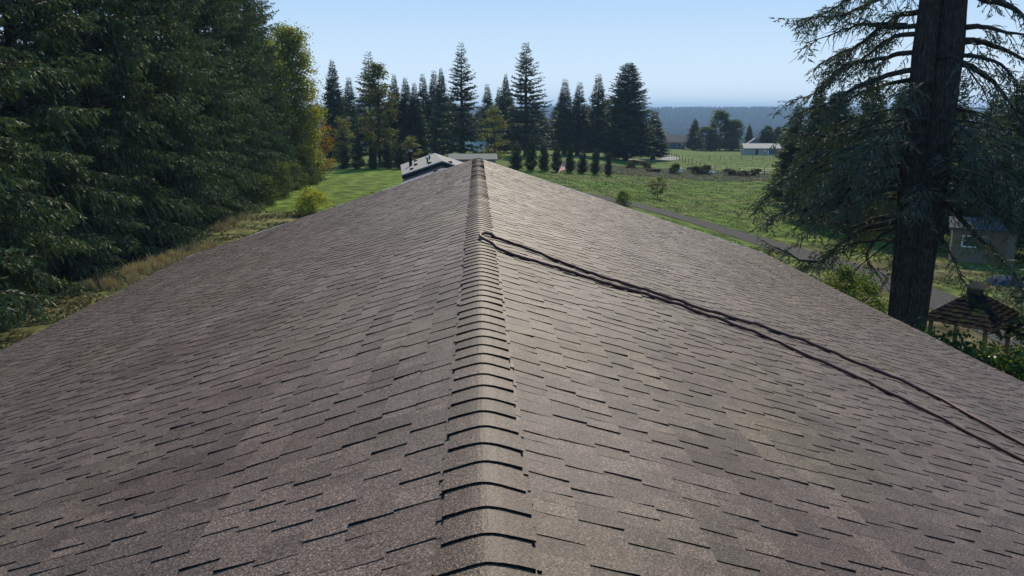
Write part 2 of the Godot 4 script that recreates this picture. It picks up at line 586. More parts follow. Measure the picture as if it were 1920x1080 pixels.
func _ready() -> void:
	# ---------------- camera, sky, sun, exposure
	var cam := Camera3D.new()
	cam.name = "camera"
	cam.position = Vector3(-0.015, 7.7, 0.0)
	cam.rotation_degrees = Vector3(-12.7, -2.5, 0.0)
	cam.fov = 40.15
	cam.near = 0.05
	cam.far = 20000.0
	add_child(cam)
	cam.current = true
	var env := Environment.new()
	var sky_m := ProceduralSkyMaterial.new()
	sky_m.sky_top_color = Color(0.36, 0.61, 0.84)
	sky_m.sky_horizon_color = Color(0.865, 0.92, 0.94)
	sky_m.sky_curve = 0.10
	sky_m.ground_bottom_color = Color(0.25, 0.27, 0.24)
	sky_m.ground_horizon_color = Color(0.80, 0.87, 0.93)
	sky_m.sun_angle_max = 5.0
	var sky := Sky.new()
	sky.sky_material = sky_m
	env.background_mode = Environment.BG_SKY
	env.sky = sky
	env.background_energy_multiplier = 1.0
	env.tonemap_mode = Environment.TONE_MAPPER_LINEAR
	env.tonemap_exposure = 1.3
	env.fog_enabled = true
	env.fog_density = 0.00018
	env.fog_light_color = Color(0.74, 0.87, 1.0)
	env.sdfgi_enabled = true
	env.ssao_enabled = true
	env.ssil_enabled = true
	var we := WorldEnvironment.new()
	we.name = "world_environment"
	we.environment = env
	add_child(we)
	var sun := DirectionalLight3D.new()
	sun.name = "sun"
	sun.light_energy = 1.6
	sun.light_color = Color(1.0, 0.94, 0.84)
	sun.light_angular_distance = 0.5
	sun.shadow_enabled = true
	var az := deg_to_rad(10.0)
	var el := deg_to_rad(40.0)
	var to_sun := Vector3(sin(az) * cos(el), sin(el), -cos(az) * cos(el))
	add_child(sun)
	sun.look_at_from_position(Vector3.ZERO, -to_sun, Vector3.UP)

	warp_noise.seed = 4
	warp_noise.frequency = 0.01
	land_noise.seed = 9
	land_noise.frequency = 0.01
	make_materials()
	build_ground()
	build_house()
	build_hose()
	print("house ", tris)
	build_left_trees()
	print("left ", tris)
	build_middle_trees()
	print("middle ", tris)
	build_big_tree()
	print("big ", tris)
	build_right_side()
	build_neighbours()
	build_field()
	build_meadow()
	build_far_wood()
	print("triangles ", tris)

# ------------------------------------------------------------------ ground
func ground_color(x: float, z: float) -> Color:
	var d := sqrt(x * x + z * z)
	var lawn := Color(0.20, 0.29, 0.060)
	var dry := Color(0.30, 0.26, 0.13)
	var soil := Color(0.12, 0.09, 0.065)
	var pasture := Color(0.235, 0.30, 0.095)
	var n := land_noise.get_noise_2d(x * 7.0, z * 7.0)
	var n2 := land_noise.get_noise_2d(x * 20.0 + 300.0, z * 20.0)
	if d > 420.0:
		return Color(0.035, 0.05, 0.025)
	var c := lawn.lerp(pasture, clampf(0.35 + n * 0.9, 0.0, 0.8))
	# left lawn beyond the house is the greenest
	if x < -4.0 and z < -62.0 and z > -118.0:
		c = Color(0.235, 0.36, 0.045).lerp(lawn, clampf(n + 0.3, 0.0, 0.6))
	# strip between the house and the conifers: worn and dry
	if x < 0.0 and z > -62.0:
		c = c.lerp(dry, clampf(0.65 + n2, 0.2, 1.0))
	# needle litter under the conifers
	var edge := -16.6 + (z + 30.0) * 0.045
	c = c.lerp(soil, smoothstep(edge + 0.6, edge - 1.2, x + n2 * 1.2) if z > -108.0 else 0.0)
	# mown lawn on the right with browner patches
	if x > 2.0 and z < -50.0 and z > -128.0:
		c = Color(0.20, 0.30, 0.055).lerp(Color(0.25, 0.25, 0.10), clampf(0.15 + n * 1.5 + 0.3 * smoothstep(-100.0, -124.0, z), 0.0, 1.0))
	# unmown strip before the pasture
	var strip := smoothstep(-118.0, -124.0, z) * (1.0 - smoothstep(-136.0, -146.0, z))
	if x > 15.0:
		c = c.lerp(Color(0.34, 0.26, 0.165), clampf(strip * (0.75 + n2), 0.0, 0.95))
	if z < -150.0:
		c = Color(0.225, 0.335, 0.075).lerp(pasture, clampf(0.4 + n, 0.0, 1.0))
	# yard by the gazebo: thin grass and earth
	if x > 10.0 and z > -50.0:
		c = Color(0.28, 0.22, 0.145).lerp(lawn, clampf(0.35 + n2 * 1.6, 0.0, 1.0))
	return c

func axis(lo: float, hi: float, step: float, ext_lo: float, ext_hi: float) -> PackedFloat32Array:
	var a := []
	var v := lo
	while v <= hi:
		a.append(v)
		v += step
	var s := step
	v = hi
	while v < ext_hi:
		s *= 1.13
		v += s
		a.append(v)
	s = step
	v = lo
	while v > ext_lo:
		s *= 1.13
		v -= s
		a.push_front(v)
	return PackedFloat32Array(a)

func build_ground() -> void:
	var xs := axis(-42.0, 112.0, 1.5, -11000.0, 11000.0)
	var zs := axis(-262.0, 10.0, 1.5, -11000.0, 3000.0)
	var v := PackedVector3Array()
	var n := PackedVector3Array()
	var c := PackedColorArray()
	var uv := PackedVector2Array()
	var ix := PackedInt32Array()
	for z in zs:
		for x in xs:
			v.append(Vector3(x, land(x, z), z))
			var e := 1.0
			n.append(Vector3(land(x - e, z) - land(x + e, z), 2.0 * e, land(x, z - e) - land(x, z + e)).normalized())
			c.append(ground_color(x, z))
			uv.append(Vector2(x, z) * 0.9)
	var w := xs.size()
	for j in zs.size() - 1:
		for i in w - 1:
			var k := j * w + i
			ix.append_array(PackedInt32Array([k, k + 1, k + w + 1, k, k + w + 1, k + w]))
	var a := []
	a.resize(Mesh.ARRAY_MAX)
	a[Mesh.ARRAY_VERTEX] = v
	a[Mesh.ARRAY_NORMAL] = n
	a[Mesh.ARRAY_COLOR] = c
	a[Mesh.ARRAY_TEX_UV] = uv
	a[Mesh.ARRAY_INDEX] = ix
	var am := ArrayMesh.new()
	am.add_surface_from_arrays(Mesh.PRIMITIVE_TRIANGLES, a)
	am.surface_set_material(0, M.ground)
	tris += ix.size() / 3
	var o := show_mesh("ground", am, self)
	o.set_meta("kind", "structure")
	road("driveway", [Vector2(9.0, -77.0), Vector2(13.5, -72.4), Vector2(16.07, -68.6), Vector2(18.2, -64.95), Vector2(20.1, -60.5), Vector2(21.6, -55.9), Vector2(23.0, -49.0), Vector2(24.0, -40.0), Vector2(23.5, -30.0)], 2.9, Color(0.085, 0.08, 0.077))
	road("gravel_path", [Vector2(20.0, -178.0), Vector2(34.0, -182.0), Vector2(43.0, -189.0), Vector2(49.5, -202.0), Vector2(51.5, -212.0), Vector2(52.6, -225.0), Vector2(55.0, -247.0)], 4.2, Color(0.40, 0.38, 0.34))

func road(called: String, way: Array, width: float, col: Color) -> void:
	var cv := Curve3D.new()
	for i in way.size():
		var t: Vector2 = (way[mini(i + 1, way.size() - 1)] - way[maxi(i - 1, 0)]) / 6.0
		cv.add_point(Vector3(way[i].x, 0, way[i].y), -Vector3(t.x, 0, t.y), Vector3(t.x, 0, t.y))
	cv.bake_interval = 0.8
	var pts := cv.get_baked_points()
	var mb := MB.new()
	var r := RandomNumberGenerator.new()
	r.seed = 40
	var prev := []
	for i in pts.size():
		var t := (pts[mini(i + 1, pts.size() - 1)] - pts[maxi(i - 1, 0)]).normalized()
		var s := Vector3(-t.z, 0, t.x)
		var row := []
		for k in 9:
			var q := pts[i] + s * width * (k / 8.0 - 0.5) * (1.0 + (r.randf_range(-0.06, 0.06) if k == 0 or k == 8 else 0.0))
			row.append(Vector3(q.x, land(q.x, q.z) + 0.03, q.z))
		if i > 0:
			for k in 8:
				mb.quad(prev[k], prev[k + 1], row[k + 1], row[k], col)
		prev = row
	structure(called, mb, M.gravel)

# ------------------------------------------------------------------ planting
const BARK := Color(0.12, 0.10, 0.085)

func build_left_trees() -> void:
	var P := {"H": 24.0, "R": 4.4, "y0": 0.7, "dy": 0.46, "per": 8, "lmin": 0.55, "pw": 0.7, "low": 0.75, "rise0": 0.12, "rise1": 0.75, "droop": 0.55, "tip": 0.22, "trunk": 0.34,
		"bare": 0.30, "bsp": 0.075, "ssp": 0.08, "sl": 0.19, "sw": 0.07, "hang": 0.95, "blk": 0.30, "blmax": 1.1, "col": Color(0.094, 0.114, 0.055), "wood": BARK}
	var protos := []
	for k in 2:
		protos.append(conifer(100 + k, P))
	var spots := [
		[-19.6, -25.0, 23.0, 9.2, "dark green spruce at the left picture edge, nearest one"],
		[-20.6, -30.5, 25.0, 9.0, "tall spruce second from the left picture edge in the wall of conifers"],
		[-20.6, -36.5, 24.0, 8.6, "tall spruce behind the tawny dry grass, third in the front row on the left"],
		[-20.4, -43.0, 26.0, 8.8, "tall spruce fourth in the left front row with a deep shade under it"],
		[-20.2, -49.0, 25.0, 8.4, "tall spruce fifth in the left front row, above the dark gap"],
		[-20.8, -55.0, 26.0, 8.4, "tall spruce sixth in the left front row, low branches over the lawn strip"],
		[-21.2, -61.5, 25.0, 8.0, "tall spruce seventh in the left front row"],
		[-21.8, -68.0, 26.5, 8.2, "tall spruce eighth in the left front row, its top against the sky"],
		[-22.4, -75.0, 25.5, 7.8, "spruce ninth in the left front row whose right edge meets the sky"],
		[-23.0, -82.0, 24.0, 7.6, "last big spruce of the left row before the yellowing birch"],
		[-26.5, -29.0, 26.0, 9.0, "spruce in the second row at the far left, mostly hidden"],
		[-27.0, -40.0, 27.0, 9.0, "spruce in the second row on the left, behind the third and fourth"],
		[-27.0, -52.0, 28.0, 9.0, "spruce in the second row on the left, behind the fifth and sixth"],
		[-27.5, -64.0, 28.0, 8.6, "spruce in the second row on the left, behind the seventh"],
		[-28.0, -74.0, 27.0, 8.4, "spruce in the second row on the left, near its far end"],
	]
	var i := 0
	for s in spots:
		plant_at("spruce_tree", s[4], "tree", "wall of spruces on the left", protos[i % 2], s[0] + 0.6, s[1], s[2] * 1.25, s[3] * 1.12, i * 2.399)
		i += 1
	# birch at the end of the row and its neighbours
	var birch := broadleaf(31, 17.0, 3.4, 1.2, 330, 120, 0.23, [Color(0.21, 0.235, 0.08), Color(0.24, 0.25, 0.085), Color(0.18, 0.215, 0.08), Color(0.27, 0.245, 0.075)], 0.6)
	plant_at("birch_tree", "tall olive yellow birch at the end of the spruce row", "tree", "", birch, -20.8, -92.0, 16.8, 7.4, 0.4)
	plant_at("birch_tree", "green birch growing between the last spruce and the yellow birch", "tree", "", birch, -22.6, -87.0, 15.0, 6.6, 2.4)
	var autumn := broadleaf(32, 8.0, 2.4, 0.8, 90, 90, 0.2, [Color(0.22, 0.145, 0.045), Color(0.19, 0.16, 0.05), Color(0.15, 0.15, 0.06), Color(0.24, 0.12, 0.04)], 0.8)
	plant_at("autumn_tree", "small tree with orange and yellow autumn leaves below the birch", "tree", "", autumn, -19.2, -97.0, 8.2, 4.8, 1.0)
	# shrubs along the foot of the row
	var shrub := broadleaf(33, 2.2, 1.5, 0.1, 60, 80, 0.12, [Color(0.07, 0.10, 0.045), Color(0.09, 0.115, 0.06), Color(0.08, 0.10, 0.06)], 0.5)
	var sh := [[-19.0, -92.5, 2.6, 3.6, "dark green shrub at the foot of the birch"], [-18.4, -87.5, 1.9, 3.0, "low grey green shrub beside the lawn before the birch"], [-18.4, -80.5, 2.6, 3.4, "rounded shrub at the foot of the last spruces"], [-18.2, -73.0, 3.0, 3.6, "tall shrub where the lawn strip narrows on the left"], [-17.9, -66.5, 2.4, 3.2, "shrub at the edge of the mown strip on the left"]]
	for s in sh:
		plant_at("shrub", s[4], "shrub", "shrubs along the left tree row", shrub, s[0], s[1], s[2], s[3], s[1])
	var yb := broadleaf(34, 1.8, 1.5, 0.1, 60, 70, 0.12, [Color(0.30, 0.32, 0.05), Color(0.35, 0.34, 0.07), Color(0.23, 0.28, 0.05)], 0.5)
	plant_at("yellow_bush", "bright yellow green bush just past the left roof edge", "bush", "", yb, -12.5, -60.4, 1.8, 3.3, 0.3)
	# tall dry grass below the spruces
	var g := MB.new()
	var r := RandomNumberGenerator.new()
	r.seed = 55
	for k in 20000:
		var t := r.randf()
		var z := lerpf(-34.5, -45.5, t)
		var x := lerpf(-17.0, -15.7, t) + r.randfn() * 0.42
		if r.randf() < 0.12:
			z = r.randf_range(-66.0, -52.0)
			x = -17.3 + r.randfn() * 0.35 - (z + 52.0) * -0.03
		var tuft := land_noise.get_noise_2d(x * 160.0, z * 90.0)
		if tuft < -0.12 + r.randf_range(-0.15, 0.15):
			continue
		var y := land(x, z)
		var hgt := r.randf_range(0.15, 0.45) * (0.8 + tuft)
		var a := r.randf() * TAU
		var wv := Vector3(cos(a), 0, sin(a)) * 0.012
		var lean := Vector3(r.randf_range(-0.35, 0.35), 0, r.randf_range(-0.35, 0.35)) * hgt
		var tone := r.randf_range(0.65, 1.2)
		var p := Vector3(x, y, z)
		g.tri(p - wv, p + wv, p + lean * 0.4 + Vector3(0, hgt * 0.7, 0) + wv * 0.6, Color(0.36 * tone, 0.275 * tone, 0.14 * tone))
		g.tri(p + lean * 0.4 + Vector3(0, hgt * 0.6, 0) - wv, p + lean * 0.4 + Vector3(0, hgt * 0.6, 0) + wv, p + lean + Vector3(0, hgt, 0), Color(0.42 * tone, 0.33 * tone, 0.17 * tone))
	var go := part("dry_grass", g, M.grass_blade, self)
	tag(go, "tall straw coloured dry grass along the foot of the spruces", "grass")
	go.set_meta("kind", "stuff")

var mid_protos := {}

func build_middle_trees() -> void:
	var base := {"H": 20.0, "R": 4.0, "y0": 1.0, "dy": 0.45, "per": 8, "pw": 1.0, "low": 0.7, "rise0": 0.05, "rise1": 0.6, "droop": 0.35, "tip": 0.25, "trunk": 0.36,
		"bare": 0.12, "bsp": 0.20, "ssp": 0.17, "sl": 0.42, "sw": 0.20, "hang": 0.4, "blk": 0.38, "blmax": 1.5, "col": Color(0.060, 0.078, 0.044), "wood": BARK}
	var dense := conifer(201, base)
	var dense_b := conifer(202, base)
	var o := base.duplicate()
	o.merge({"y0": 2.0, "dy": 0.85, "per": 9, "pw": 0.9, "R": 4.2, "rise0": -0.02, "lmin": 0.5, "blk": 0.24, "hang": 0.3, "bsp": 0.2, "bare": 0.12}, true)
	var open_fir := conifer(203, o)
	var open_fir_b := conifer(204, o)
	var nr := base.duplicate()
	nr.merge({"R": 2.6, "pw": 0.95, "dy": 0.45, "per": 7, "blk": 0.4, "y0": 1.6}, true)
	var narrow := conifer(205, nr)
	var round_ := base.duplicate()
	round_.merge({"R": 4.2, "pw": 0.62, "dy": 0.42, "per": 9, "y0": 1.0}, true)
	var full := conifer(206, round_)
	mid_protos = {"dense": dense, "dense_b": dense_b, "open": open_fir, "open_b": open_fir_b, "narrow": narrow, "full": full}
	var list := [
		["dense", -25.8, -147.8, 17.7, 6.6, "dark pointed conifer standing alone right of the birch"],
		["narrow", -25.5, -163.0, 15.6, 5.0, "smaller conifer just right of the lone pointed one"],
		["open", -18.2, -138.8, 18.2, 8.6, "tall open fir behind the reddish tipped young tree"],
		["dense_b", -14.1, -139.3, 14.6, 5.4, "leftmost of three close conifers left of the grey roofed house"],
		["dense", -12.0, -137.5, 14.0, 5.4, "middle of three close conifers left of the grey roofed house"],
		["dense_b", -10.3, -135.6, 13.0, 5.2, "rightmost of three close conifers left of the grey roofed house"],
		["narrow", -11.3, -174.7, 17.0, 5.0, "left tip of the conifer clump behind the white shed"],
		["narrow", -9.4, -179.7, 18.0, 5.4, "middle tip of the conifer clump behind the white shed"],
		["dense", -7.4, -169.8, 17.8, 5.6, "right tip of the conifer clump behind the white shed"],
		["open", -2.7, -150.0, 20.8, 9.0, "tall layered fir with bare gaps above the grey roofed house"],
		["narrow", 2.8, -200.0, 16.2, 5.4, "small conifer right of the layered fir"],
		["narrow", 5.2, -189.9, 15.0, 5.2, "low conifer tip between the two tallest firs"],
		["dense", 6.9, -194.9, 18.3, 6.0, "conifer at the left shoulder of the tallest fir"],
		["open_b", 10.6, -171.7, 23.4, 11.6, "broad tallest fir above the end of the roof ridge"],
		["narrow", 20.7, -188.9, 17.2, 6.4, "first of three slim spruces right of the tallest fir"],
		["narrow", 24.0, -190.5, 16.8, 6.2, "second of three slim spruces right of the tallest fir"],
		["narrow", 28.0, -185.9, 18.6, 6.8, "third of three slim spruces, beside the massive round fir"],
		["full", 33.3, -178.0, 20.8, 11.4, "massive dense dark fir at the right end of the middle trees"],
		["narrow", 42.2, -190.0, 11.5, 7.0, "short conifer at the right foot of the massive dark fir"],
	]
	var i := 0
	for t in list:
		plant_at("conifer_tree", t[5], "tree", "conifers in the middle distance", mid_protos[t[0]], t[1], t[2], t[3] + 0.3, t[4] * 1.3, i * 1.7 + 0.4)
		i += 1
	var back := [[-37.5, -226.9, 14.0], [-26.5, -233.5, 15.0], [-17.0, -229.4, 15.4], [-7.8, -234.9, 15.0], [0.9, -230.0, 14.0], [9.7, -239.8, 15.5], [17.0, -236.0, 15.0], [24.5, -239.0, 14.6], [31.7, -232.8, 15.6], [38.1, -236.6, 15.4], [-32.0, -222.0, 14.5], [-21.0, -238.0, 16.0], [-12.0, -240.0, 14.0], [5.0, -243.0, 14.0], [-3.5, -224.0, 13.0], [13.0, -222.0, 13.0], [28.0, -226.0, 13.0]]
	for t in back:
		plant_at("background_conifer", "dark conifer of the wood behind the middle trees", "tree", "conifers of the wood behind the middle trees", mid_protos[["dense", "full", "dense_b"][i % 3]], t[0], t[1], t[2] - 1.0 + 1.6 * sin(i * 2.7), 14.0, i * 2.1)
		i += 1
	# young broadleaf trees among them
	var red := broadleaf(41, 15.5, 2.4, 2.2, 120, 70, 0.26, [Color(0.085, 0.10, 0.04), Color(0.095, 0.115, 0.04), Color(0.11, 0.085, 0.05)], 0.9)
	plant_at("alder_tree", "slim olive tree with a reddish top before the open fir", "tree", "", red, -15.1, -125.1, 15.6, 6.2, 0.0)
	var thin := broadleaf(42, 9.0, 2.0, 1.2, 60, 45, 0.24, [Color(0.145, 0.145, 0.06), Color(0.12, 0.14, 0.06), Color(0.155, 0.135, 0.06)], 0.9)
	plant_at("young_tree", "thin yellowing tree right of the end of the roof ridge", "tree", "", thin, 2.8, -128.0, 9.2, 5.4, 0.7)
	plant_at("young_tree", "thin yellow leaved tree left of the slim olive tree", "tree", "", thin, -20.4, -123.5, 7.4, 4.4, 2.7)
	plant_at("young_tree", "bushy light green tree behind the stove pipe of the grey house", "tree", "", thin, -10.2, -121.0, 4.6, 4.4, 4.7)
	# cedar row
	var cb := base.duplicate()
	cb.merge({"H": 4.0, "R": 0.95, "y0": 0.12, "dy": 0.17, "per": 6, "pw": 0.7, "low": 0.8, "rise0": 0.45, "rise1": 1.0, "droop": 0.2, "tip": 0.2, "trunk": 0.06, "bare": 0.05, "bsp": 0.11, "ssp": 0.10, "sl": 0.2, "sw": 0.08, "hang": 0.3, "blk": 0.3, "blmax": 0.3, "col": Color(0.045, 0.066, 0.034)}, true)
	var cedar := conifer(210, cb)
	var cedars := [[-19.6, -118.5, 3.9, 2.0], [-17.6, -118.5, 4.3, 2.2], [-15.4, -118.5, 3.7, 1.9], [-13.3, -118.5, 3.9, 2.2], [-11.4, -118.5, 3.6, 2.2], [5.5, -112.6, 4.1, 2.6], [7.6, -112.4, 4.5, 2.1], [9.4, -112.2, 4.3, 2.0], [11.2, -112.2, 4.0, 2.0], [13.1, -112.2, 3.8, 1.7], [14.9, -112.2, 3.6, 1.9], [16.7, -112.2, 3.8, 1.6], [18.6, -112.4, 3.1, 1.4]]
	var where := ["at the left end of the row, by the birch", "second from the left end of the row", "third from the left, before the slim olive tree", "fourth from the left, left of the grey house", "beside the stove pipe of the grey house", "just right of the roof ridge end", "second right of the roof ridge end", "third right of the roof ridge end", "left of the flagpole", "right behind the flag", "third from the right end", "second from the right end", "last at the right end, shortest of the row"]
	for k in cedars.size():
		var c: Array = cedars[k]
		plant_at("cedar_sapling", "young cedar of the planted row, " + where[k], "tree", "row of young cedars across the lawn", cedar, c[0], c[1], c[2] * (1.0 + 0.10 * sin(k * 2.3)), c[3] * 0.85, k * 1.3)
	# far trees beyond the pasture
	var far_leaf := broadleaf(43, 13.0, 3.4, 0.8, 110, 60, 0.42, [Color(0.075, 0.105, 0.045), Color(0.085, 0.11, 0.05), Color(0.065, 0.095, 0.045)], 0.6)
	var far := [
		["dense", 79.4, -289.3, 11.4, 6.6, "pointed conifer left of the tall tree behind the pasture"], ["dense_b", 84.0, -283.0, 10.4, 5.4, "short conifer between the pointed one and the tall broadleaf tree"],
		["leaf", 88.0, -287.0, 13.8, 7.0, "tallest broadleaf tree behind the pasture"], ["leaf", 91.8, -284.0, 10.6, 6.4, "lower broadleaf tree right of the tallest one behind the pasture"],
		["dense", 94.5, -292.5, 10.2, 5.0, "conifer tip behind the lower broadleaf tree"], ["leaf", 81.0, -280.0, 8.2, 6.0, "bushy tree at the left foot of the tree group behind the pasture"],
		["dense", 100.8, -293.2, 9.4, 4.2, "small lone pointed conifer behind the barn"], ["full", 103.4, -282.1, 9.0, 7.0, "rounded dark conifer behind the right end of the barn"],
		["full", 108.0, -283.0, 8.6, 5.6, "dark conifer beside the rounded one behind the barn"], ["leaf", 99.6, -250.0, 8.0, 7.0, "russet tinted tree at the right end of the barn"],
		["dense", 57.5, -262.0, 8.0, 4.6, "slim conifer left of the brown roofed far house"], ["leaf", 105.5, -232.0, 9.0, 7.5, "green tree right of the barn, half behind the big branches"]]
	for t in far:
		plant_at("far_tree", t[5], "tree", "trees beyond the pasture", far_leaf if t[0] == "leaf" else mid_protos[t[0]], t[1], t[2], t[3], t[4] * 1.45, i * 1.9)
		i += 1
	var st := broadleaf(44, 2.4, 1.0, 0.6, 34, 60, 0.11, [Color(0.085, 0.09, 0.045), Color(0.10, 0.085, 0.05), Color(0.08, 0.10, 0.04)], 0.6)
	plant_at("small_tree", "small round tree alone on the right lawn", "tree", "", st, 18.4, -80.2, 2.2, 2.3, 0.0)

